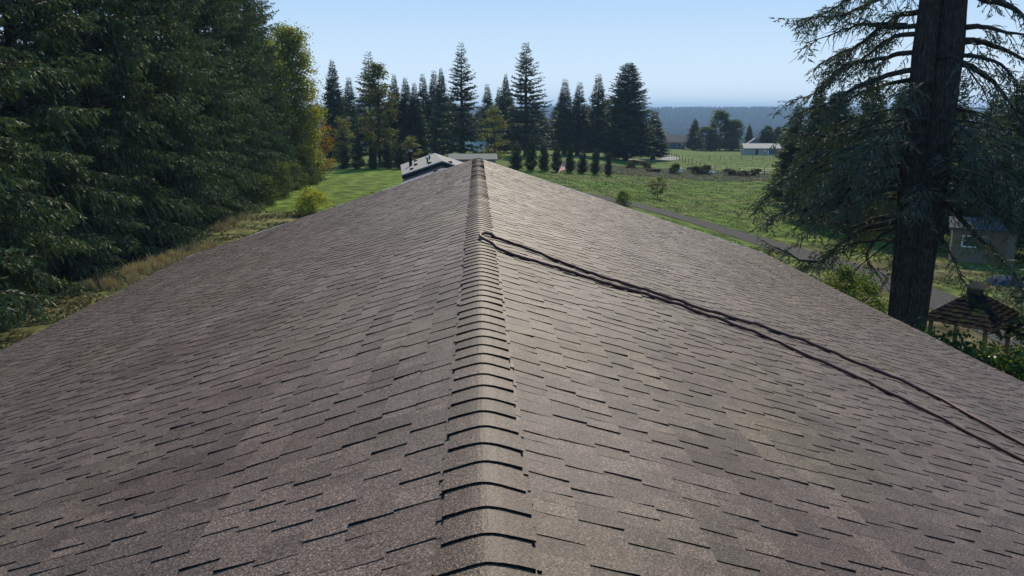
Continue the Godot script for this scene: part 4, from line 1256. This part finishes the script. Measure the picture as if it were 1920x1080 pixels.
# ------------------------------------------------------------------ neighbouring buildings behind the roof
func build_neighbours() -> void:
	# grey roofed house: its ridge runs away from the viewer, stepping down at the near end
	var near := Vector3(-2.69, 0, -61.24)
	var far := Vector3(-3.87, 0, -72.70)
	var mid := (near + far) * 0.5
	var turn := -atan2((far - near).z, (far - near).x)
	var gy := land(mid.x, mid.z)
	var top := 3.78 - gy
	var hs := thing("grey_house", "low house with a pale grey gable roof, stove pipe and vents beyond the ridge", "house", Vector3(mid.x, gy, mid.z), turn)
	gable_building(hs, 11.0, 5.7, top - 0.95, 1.0 / 3.0, 0.25, Color(0.42, 0.41, 0.38), Color(0.26, 0.25, 0.235))
	# lower section at the near end, with a black strip above it painted for the shadow at the step
	var lo := MB.new()
	var lx0 := -10.5
	var lx1 := -5.76
	lo.box(Vector3(lx0 + 0.3, -0.6, -2.85), Vector3(-5.52, top - 1.38, 2.85), Color(0.42, 0.41, 0.38))
	part("lower_wall", lo, M.paint, hs)
	for s in [-1.0, 1.0]:
		var m := MB.new()
		var t := Transform3D(Basis(Vector3.RIGHT, s * atan(1.0 / 3.0)), Vector3((lx0 + lx1) / 2, top - 0.40 - 0.52, s * 1.56))
		m.box_t(t, Vector3(lx1 - lx0, 0.12, 3.27), Color(0.165, 0.155, 0.165))
		part("lower_roof_slope", m, M.paint, hs)
		var bd := MB.new()
		var t2 := Transform3D(Basis(Vector3.RIGHT, s * atan(1.0 / 3.0)), Vector3(-5.785, top - 0.06 - 0.53, s * 1.55))
		bd.box_t(t2, Vector3(0.04, 0.24, 3.24), Color(0.03, 0.03, 0.035))
		part("gable_shadow_strip", bd, M.paint, hs)
	for k in [-3.5, 0.0, 3.5]:
		window_on(hs, Vector3(k, 1.4, -2.86), 1.2, 0.9, PI)
	var sp := MB.new()
	sp.tube(PackedVector3Array([Vector3(0.2, top - 1.0, -2.3), Vector3(0.2, top + 0.55, -2.3)]), PackedFloat32Array([0.13, 0.13]), 10, Color(0.02, 0.02, 0.022))
	sp.tube(PackedVector3Array([Vector3(0.2, top + 0.55, -2.3), Vector3(0.2, top + 0.72, -2.3)]), PackedFloat32Array([0.19, 0.15]), 10, Color(0.25, 0.25, 0.25))
	part("stove_pipe", sp, M.paint, hs)
	var vents := [[-2.5, -1.0, 0.36], [0.5, -0.7, 0.3], [-4.2, -0.9, 0.13], [-3.9, -2.3, 0.12], [-1.0, -1.9, 0.14], [2.6, -0.8, 0.12], [3.6, -1.8, 0.12], [-4.6, 0.7, 0.13], [-7.2, -0.6, 0.13], [-7.0, 0.9, 0.13], [-8.6, 0.7, 0.13]]
	for q in vents:
		var vm := MB.new()
		var vy: float = top + 0.15 - absf(q[1]) / 3.0 - (0.5 if q[0] < -5.8 else 0.0)
		if q[2] > 0.2:
			vm.tube(PackedVector3Array([Vector3(q[0], vy - 0.1, q[1]), Vector3(q[0], vy + q[2], q[1])]), PackedFloat32Array([0.07, 0.07]), 8, Color(0.10, 0.10, 0.10))
			vm.tube(PackedVector3Array([Vector3(q[0], vy + q[2], q[1]), Vector3(q[0], vy + q[2] + 0.12, q[1])]), PackedFloat32Array([0.12, 0.08]), 8, Color(0.75, 0.75, 0.74))
		else:
			vm.box(Vector3(q[0] - 0.17, vy - 0.08, q[1] - 0.14), Vector3(q[0] + 0.17, vy + q[2], q[1] + 0.14), Color(0.05, 0.05, 0.055))
		part("roof_vent", vm, M.paint, hs)
	# grey green roofed garage right behind
	var g := thing("garage", "long low garage with a flat grey green roof peeping over the ridge end", "garage", Vector3(-0.5, land(-0.5, -91), -91.0), 0.0)
	gable_building(g, 5.0, 6.0, 2.55, 0.14, 0.25, Color(0.4, 0.4, 0.38), Color(0.13, 0.135, 0.125))
	# flower box and step at the left of the grey house
	var px := thing("planter_box", "dark planter box with a white edge board left of the grey house", "planter", Vector3(-7.2, land(-7.2, -59.5), -59.5), 0.15)
	var pb := MB.new()
	pb.box(Vector3(-1.0, -0.1, -0.5), Vector3(1.0, 0.75, 0.5), Color(0.05, 0.035, 0.03))
	part("box", pb, M.wood, px)
	var pt := MB.new()
	pt.box(Vector3(-1.05, 0.75, -0.55), Vector3(1.05, 0.85, 0.55), Color(0.6, 0.57, 0.5))
	part("edge_board", pt, M.paint, px)
	var slab := MB.new()
	slab.box(Vector3(-1.0, -0.1, -0.7), Vector3(1.0, 0.35, 0.7), Color(0.5, 0.48, 0.44))
	slab.box(Vector3(-1.0, -0.1, 0.7), Vector3(1.0, 0.18, 1.0), Color(0.5, 0.48, 0.44))
	var so := part("concrete_step", slab, M.gravel, self)
	so.position = Vector3(-8.4, land(-8.4, -56.5), -56.5)
	tag(so, "pale concrete step at the left roof edge below the planter box", "step")
	var low := broadleaf(62, 1.0, 1.0, 0.05, 30, 50, 0.09, [Color(0.06, 0.085, 0.035), Color(0.08, 0.10, 0.04)], 0.4)
	plant_at("low_shrub", "low dark shrub behind the planter box by the grey house", "shrub", "", low, -7.8, -61.0, 1.5, 2.4, 0.0)
	# white shed and camper among the conifers far behind
	var ws := thing("white_shed", "small white roofed shed under the conifers left of centre", "shed", Vector3(-12.6, land(-12.6, -205), -205.0), 0.2)
	gable_building(ws, 4.4, 3.0, 2.4, 0.12, 0.3, Color(0.28, 0.27, 0.25), Color(0.75, 0.76, 0.76))
	camper("motorhome", "white motorhome half hidden behind the thin yellowing tree", Vector3(-0.8, land(-0.8, -190), -190.0), 0.3, 6.0)
	camper("parked_camper", "low pale camper left of the motorhome under the layered fir", Vector3(-7.2, land(-7.2, -208), -208.0), -0.1, 4.0)
	# flagpole
	var fp := thing("flagpole", "thin flagpole with a striped flag on the right lawn", "flagpole", Vector3(9.1, land(9.1, -82), -82.0), 0.0)
	var pm := MB.new()
	pm.tube(PackedVector3Array([Vector3(0, -0.3, 0), Vector3(0, 2.95, 0)]), PackedFloat32Array([0.03, 0.022]), 8, Color(0.30, 0.30, 0.31))
	part("pole", pm, M.metal, fp)
	var fn := MB.new()
	fn.tube(PackedVector3Array([Vector3(0, 2.94, 0), Vector3(0, 2.98, 0), Vector3(0, 3.04, 0), Vector3(0, 3.08, 0)]), PackedFloat32Array([0.02, 0.07, 0.07, 0.02]), 8, Color(0.6, 0.6, 0.58))
	part("finial", fn, M.metal, fp)
	build_flag(fp)

func build_flag(fp: Node3D) -> void:
	# the cloth hangs from the pole in folds: stripes run along its length, canton at the top by the pole
	var im := Image.create_empty(260, 130, false, Image.FORMAT_RGB8)
	for s in 13:
		im.fill_rect(Rect2i(0, s * 10, 260, 10), Color(0.70, 0.10, 0.13) if s % 2 == 0 else Color(0.93, 0.91, 0.90))
	im.fill_rect(Rect2i(0, 0, 104, 70), Color(0.13, 0.15, 0.33))
	for row in 9:
		for col in (6 if row % 2 == 0 else 5):
			im.fill_rect(Rect2i(6 + col * 17 + (0 if row % 2 == 0 else 8), 4 + row * 7, 4, 4), Color(0.93, 0.92, 0.92))
	var m := StandardMaterial3D.new()
	m.albedo_texture = ImageTexture.create_from_image(im)
	m.roughness = 0.8
	m.cull_mode = BaseMaterial3D.CULL_DISABLED
	m.backlight_enabled = true
	m.backlight = Color(0.9, 0.9, 0.9)
	var mb := MB.new()
	var nu := 24
	var nv := 10
	var rows := []
	for j in nv + 1:
		var row := []
		for i in nu + 1:
			var u := float(i) / nu
			var w := float(j) / nv
			# hanging: the fly end droops down and swings a little to the left
			var x := -0.06 - 1.15 * u * (0.55 + 0.25 * w)
			var y := 2.62 - 0.85 * w * (1.0 - 0.35 * u) - 0.95 * u * u
			var z := 0.10 * sin(u * 11.0 + w * 2.0) * u
			row.append(Vector3(x, y, z))
		rows.append(row)
	for j in nv:
		for i in nu:
			var f := func(a: int, b: int) -> Vector2: return Vector2(float(a) / nu, float(b) / nv)
			mb.quad_uv(rows[j][i], rows[j + 1][i], rows[j + 1][i + 1], rows[j][i + 1], f.call(i, j), f.call(i, j + 1), f.call(i + 1, j + 1), f.call(i + 1, j), Color.WHITE)
	var o := part("flag", mb, m, fp)
	o.set_meta("label", "red and white striped flag hanging in folds")

# ------------------------------------------------------------------ pasture: fences, barn, brush
func fence(called: String, label: String, pts: Array, spacing: float, hgt: float) -> void:
	var p0: Vector2 = pts[0]
	var o := thing(called, label, "fence", Vector3(p0.x, land(p0.x, p0.y), p0.y))
	var tops := PackedVector3Array()
	var r := RandomNumberGenerator.new()
	r.seed = 81
	for i in pts.size() - 1:
		var a: Vector2 = pts[i]
		var b: Vector2 = pts[i + 1]
		var n := int(a.distance_to(b) / spacing)
		for k in n + (1 if i == pts.size() - 2 else 0):
			var p := a.lerp(b, float(k) / n)
			var q := Vector3(p.x, land(p.x, p.y), p.y) - o.position
			var mb := MB.new()
			var lean := Vector3(r.randf_range(-0.06, 0.06), hgt * r.randf_range(0.9, 1.12), r.randf_range(-0.06, 0.06))
			mb.tube(PackedVector3Array([q - Vector3(0, 0.3, 0), q + lean]), PackedFloat32Array([0.06, 0.05]), 6, Color(0.11, 0.09, 0.07))
			part("post", mb, M.wood, o)
			tops.append(q + lean)
	for w in 3:
		var wm := MB.new()
		var line := PackedVector3Array()
		var rad := PackedFloat32Array()
		for t in tops:
			line.append(t - Vector3(0, 0.08 + w * hgt * 0.3, 0))
			rad.append(0.008)
		wm.tube(line, rad, 3, Color(0.2, 0.2, 0.2), false)
		part("wire", wm, M.metal, o)

func build_field() -> void:
	fence("wire_fence", "post and wire fence running up the pasture beside the gravel path", [Vector2(55.8, -243.6), Vector2(50.0, -198.0), Vector2(44.0, -152.7)], 5.5, 1.4)
	fence("pasture_fence", "low wire fence crossing the pasture before the barn", [Vector2(58.7, -199.4), Vector2(78.7, -201.5)], 2.6, 1.1)
	fence("field_fence", "wire fence along the brush line at the near side of the pasture", [Vector2(44.0, -152.7), Vector2(46.0, -138.0), Vector2(56.0, -128.0)], 4.0, 1.3)
	# barn
	var bl := Vector3(80.4, 0, -236.2)
	var br := Vector3(90.9, 0, -237.4)
	var mid := (bl + br) * 0.5 + Vector3(0.3, 0, -2.6)
	var o := thing("barn", "long low barn with a pale metal roof beyond the pasture", "barn", Vector3(mid.x, land(mid.x, mid.z) + 0.1, mid.z), -0.12)
	gable_building(o, 10.4, 5.2, 2.0, 0.45, 0.35, Color(0.34, 0.31, 0.27), Color(0.50, 0.40, 0.32))
	var d := MB.new()
	d.box(Vector3(-1.9, -0.1, 2.6), Vector3(-1.2, 1.8, 2.66), Color(0.06, 0.05, 0.05))
	part("door", d, M.wood, o)
	var bay := MB.new()
	bay.box(Vector3(2.0, 0.3, 2.6), Vector3(5.1, 1.75, 2.64), Color(0.12, 0.11, 0.11))  # dark panel on the wall, painted in place of the shaded bay interior
	part("bay_shade_panel", bay, M.wood, o)
	var pp := MB.new()
	pp.box(Vector3(1.65, -0.2, 2.72), Vector3(1.9, 1.4, 2.9), Color(0.7, 0.7, 0.7))
	part("white_post", pp, M.paint, o)
	for k in 9:
		var rib := MB.new()
		var x := -5.0 + k * 1.25
		var t := Transform3D(Basis(Vector3.RIGHT, atan(0.45)), Vector3(x, 2.0 + 0.45 * 1.3 + 0.17, 1.3))
		rib.box_t(t, Vector3(0.06, 0.05, 3.1), Color(0.60, 0.56, 0.52))
		part("roof_rib", rib, M.paint, o)
	var fh := thing("far_house", "distant house with a brown gable roof left of the far trees", "house", Vector3(74.5, land(74.5, -300), -300.0), -0.25)
	gable_building(fh, 8.0, 8.0, 2.6, 0.6, 0.4, Color(0.12, 0.13, 0.16), Color(0.15, 0.115, 0.095))
	window_on(fh, Vector3(-2.0, 1.5, 4.0), 1.4, 1.1)
	window_on(fh, Vector3(2.0, 1.5, 4.0), 1.4, 1.1)
	var gg := MB.new()
	var fg := thing("gabled_cottage", "steep gabled grey cottage behind the left end of the barn", "house", Vector3(92.0, land(92, -262), -262.0), 1.3)
	gable_building(fg, 6.0, 6.0, 2.4, 0.7, 0.3, Color(0.14, 0.15, 0.17), Color(0.17, 0.17, 0.18))
	window_on(fg, Vector3(0.0, 1.4, 3.0), 1.0, 0.9)
	# brush, logs, stones and clutter along the unmown strip
	var dark := broadleaf(91, 1.6, 1.1, 0.05, 40, 60, 0.16, [Color(0.045, 0.05, 0.03), Color(0.06, 0.055, 0.04), Color(0.05, 0.06, 0.03)], 0.4)
	var bs := [[33.0, -131.5, 1.8, 2.2, "round dark bush alone in the unmown strip"], [37.4, -134.0, 1.5, 2.4, "dark brush left of the white boulders"], [39.2, -135.0, 1.7, 2.6, "dark brush in front of the trailer of scrap"], [42.8, -133.0, 1.3, 2.8, "dark brush right of the white boulders"], [44.6, -131.5, 1.1, 2.6, "low dark brush near the fence corner"], [46.6, -131.0, 1.4, 2.2, "last dark brush at the right of the unmown strip"], [27.5, -140.0, 1.6, 2.6, "dark bush in the shade at the foot of the massive fir"], [30.2, -142.0, 1.4, 2.4, "second dark bush in the shade by the massive fir"]]
	for t in bs:
		plant_at("brush", t[4], "bush", "brush along the unmown strip", dark, t[0], t[1], t[2], t[3], t[0])
	var r := RandomNumberGenerator.new()
	r.seed = 92
	for k in 9:
		var mb := MB.new()
		var s := r.randf_range(0.3, 0.65)
		var lat := 5
		var lon := 7
		var ring := []
		for i in lat + 1:
			var row := []
			for j in lon:
				var th := PI * i / lat
				var ph := TAU * j / lon
				var q := Vector3(sin(th) * cos(ph), cos(th) * 0.75, sin(th) * sin(ph)) * s
				row.append(q * (1.0 + 0.22 * land_noise.get_noise_3d(q.x * 150.0 + k * 90.0, q.y * 150.0, q.z * 150.0)))
			ring.append(row)
		for i in lat:
			for j in lon:
				mb.quad(ring[i][j], ring[i][(j + 1) % lon], ring[i + 1][(j + 1) % lon], ring[i + 1][j], Color(0.55, 0.54, 0.52))
		var b := part("boulder", mb, M.gravel, self)
		var x := 40.6 + r.randf_range(-1.2, 1.2)
		var z := -137.6 + r.randf_range(-0.8, 0.8)
		b.position = Vector3(x, land(x, z) + s * 0.5, z)
		tag(b, "pale boulder in the heap among the dark brush", "boulder", "heap of pale boulders")
	var lp := thing("log_pile", "low dark log pile in the unmown strip left of the round bush", "logs", Vector3(29.7, land(29.7, -133.5), -133.5), 0.2)
	for k in 7:
		var lm := MB.new()
		var yy := 0.16 + 0.28 * (k / 4)
		var zz := (k % 4) * 0.32 - 0.5 + 0.16 * (k / 4)
		lm.tube(PackedVector3Array([Vector3(-1.1 + r.randf_range(-0.2, 0.2), yy, zz), Vector3(1.1 + r.randf_range(-0.2, 0.2), yy, zz)]), PackedFloat32Array([0.16, 0.15]), 8, Color(0.10, 0.08, 0.06))
		part("log", lm, M.bark, lp)
	var ct := thing("utility_trailer", "flat utility trailer with scrap beside the pale boulders", "trailer", Vector3(38.4, land(38.4, -138.5), -138.5), 0.15)
	var bed := MB.new()
	bed.box(Vector3(-1.3, 0.55, -0.8), Vector3(1.3, 0.68, 0.8), Color(0.07, 0.06, 0.055))
	part("bed", bed, M.wood, ct)
	for s in [-0.8, 0.76]:
		var rail := MB.new()
		rail.box(Vector3(-1.3, 0.68, s), Vector3(1.3, 1.05, s + 0.04), Color(0.09, 0.075, 0.06))
		part("side_rail", rail, M.wood, ct)
	for s in [-0.88, 0.88]:
		var w := MB.new()
		w.tube(PackedVector3Array([Vector3(0, 0.33, s - 0.08), Vector3(0, 0.33, s + 0.08)]), PackedFloat32Array([0.33, 0.33]), 12, Color(0.02, 0.02, 0.02))
		part("wheel", w, M.wood, ct)
	var bk := MB.new()
	bk.tube(PackedVector3Array([Vector3(0, 0, 0), Vector3(0, 0.5, 0), Vector3(0, 0.85, 0)]), PackedFloat32Array([0.30, 0.30, 0.27]), 12, Color(0.75, 0.75, 0.73))
	var bo := part("white_barrel", bk, M.paint, self)
	bo.position = Vector3(35.6, land(35.6, -138.0), -138.0)
	tag(bo, "small white barrel left of the scrap trailer", "barrel")

func build_meadow() -> void:
	var mb := MB.new()
	var r := RandomNumberGenerator.new()
	r.seed = 97
	for k in 9:
		var a := r.randf() * TAU
		var p := Vector3(cos(a), 0, sin(a)) * r.randf_range(0.0, 0.35)
		var wv := Vector3(-sin(a), 0, cos(a)) * 0.09
		mb.tri(p - wv, p + wv, p + Vector3(cos(a) * 0.35, r.randf_range(0.6, 1.1), sin(a) * 0.35), Color.WHITE)
	var mm := MultiMesh.new()
	mm.transform_format = MultiMesh.TRANSFORM_3D
	mm.use_colors = true
	mm.mesh = mb.mesh(M.grass_blade)
	var at := []
	for k in 90000:
		var x := 0.0
		var z := 0.0
		var hgt := 0.1
		var col := Color(0.16, 0.235, 0.045)
		var pick := r.randf()
		if pick < 0.22:
			x = r.randf_range(14.0, 62.0)
			z = r.randf_range(-148.0, -119.0)
			hgt = r.randf_range(0.08, 0.30)
			col = Color(0.30, 0.235, 0.14) if r.randf() < 0.75 else Color(0.17, 0.20, 0.07)
		elif pick < 0.62:
			x = r.randf_range(4.0, 48.0)
			z = r.randf_range(-119.0, -46.0)
			hgt = r.randf_range(0.04, 0.13)
		elif pick < 0.74:
			x = r.randf_range(38.0, 100.0)
			z = r.randf_range(-235.0, -148.0)
			hgt = r.randf_range(0.05, 0.16)
			col = Color(0.17, 0.20, 0.055)
		elif pick < 0.90:
			x = r.randf_range(-18.0, -7.0)
			z = r.randf_range(-62.0, -24.0)
			hgt = r.randf_range(0.04, 0.16)
			col = Color(0.16, 0.15, 0.055)
		else:
			x = r.randf_range(12.0, 34.0)
			z = r.randf_range(-46.0, -22.0)
			hgt = r.randf_range(0.05, 0.2)
			col = Color(0.14, 0.15, 0.05)
		var n := land_noise.get_noise_2d(x * 26.0, z * 26.0)
		if n < r.randf_range(-0.35, 0.25):
			continue
		# keep the roads bare
		if Vector2(x, z).distance_to(Geometry2D.get_closest_point_to_segment(Vector2(x, z), Vector2(13.5, -72.4), Vector2(21.6, -55.9))) < 1.9 or (x > 20.0 and x < 26.0 and z > -56.0) or Vector2(x, z).distance_to(Vector2(51.0, -210.0)) < 9.0:
			continue
		var wd := hgt * r.randf_range(1.2, 3.0)
		var tone := r.randf_range(0.7, 1.3)
		at.append([Transform3D(Basis(Vector3.UP, r.randf() * TAU).scaled(Vector3(wd, hgt, wd)), Vector3(x, land(x, z) - 0.01, z)), Color(col.r * tone, col.g * tone, col.b * tone)])
	mm.instance_count = at.size()
	for k in at.size():
		mm.set_instance_transform(k, at[k][0])
		mm.set_instance_color(k, at[k][1])
	var o := MultiMeshInstance3D.new()
	o.name = "meadow_grass"
	o.multimesh = mm
	add_child(o)
	tag(o, "tufts of grass and weeds over lawn, pasture and unmown strip", "grass")
	o.set_meta("kind", "stuff")

func build_far_wood() -> void:
	# far forested hills: tens of thousands of trees nobody could count
	var mb := MB.new()
	for tier in 3:
		var y0 := 0.1 + tier * 0.27
		var y1 := y0 + 0.40
		var rr := 0.17 - tier * 0.045
		for k in 6:
			var a := TAU * k / 6.0
			var b := TAU * (k + 1) / 6.0
			mb.tri(Vector3(cos(b) * rr, y0, sin(b) * rr), Vector3(cos(a) * rr, y0, sin(a) * rr), Vector3(0, y1 if tier < 2 else 1.0, 0), Color.WHITE)
	mb.tube(PackedVector3Array([Vector3(0, -0.05, 0), Vector3(0, 0.15, 0)]), PackedFloat32Array([0.02, 0.02]), 4, Color.WHITE, false)
	var mm := MultiMesh.new()
	mm.transform_format = MultiMesh.TRANSFORM_3D
	mm.use_colors = true
	mm.mesh = mb.mesh(M.far)
	mm.instance_count = 42000
	var r := RandomNumberGenerator.new()
	r.seed = 95
	for k in 42000:
		var d := sqrt(r.randf_range(1500.0 * 1500.0, 4300.0 * 4300.0))
		if k % 6 == 0:
			d = r.randf_range(8200.0, 9300.0)
		if k % 5 == 1:
			d = r.randf_range(3000.0, 3800.0)
		var a := deg_to_rad(r.randf_range(-22.0, 40.0))
		var x := sin(a) * d
		var z := -cos(a) * d
		var hgt := r.randf_range(14.0, 34.0) * (0.7 if d < 900.0 else 1.0)
		var sx := hgt * r.randf_range(0.9, 1.9)
		mm.set_instance_transform(k, Transform3D(Basis(Vector3.UP, r.randf() * TAU).scaled(Vector3(sx, hgt, sx)), Vector3(x, land(x, z) - 0.5, z)))
		var t := r.randf()
		var n := land_noise.get_noise_2d(x * 0.6, z * 0.6)
		var col := Color(0.030, 0.046, 0.026) if t < 0.8 - n else Color(0.085, 0.10, 0.045)
		mm.set_instance_color(k, col * r.randf_range(0.7, 1.3))
	var o := MultiMeshInstance3D.new()
	o.name = "far_forest"
	o.multimesh = mm
	add_child(o)
	tag(o, "hazy blue forest covering the distant hills below the horizon", "forest")
	o.set_meta("kind", "stuff")
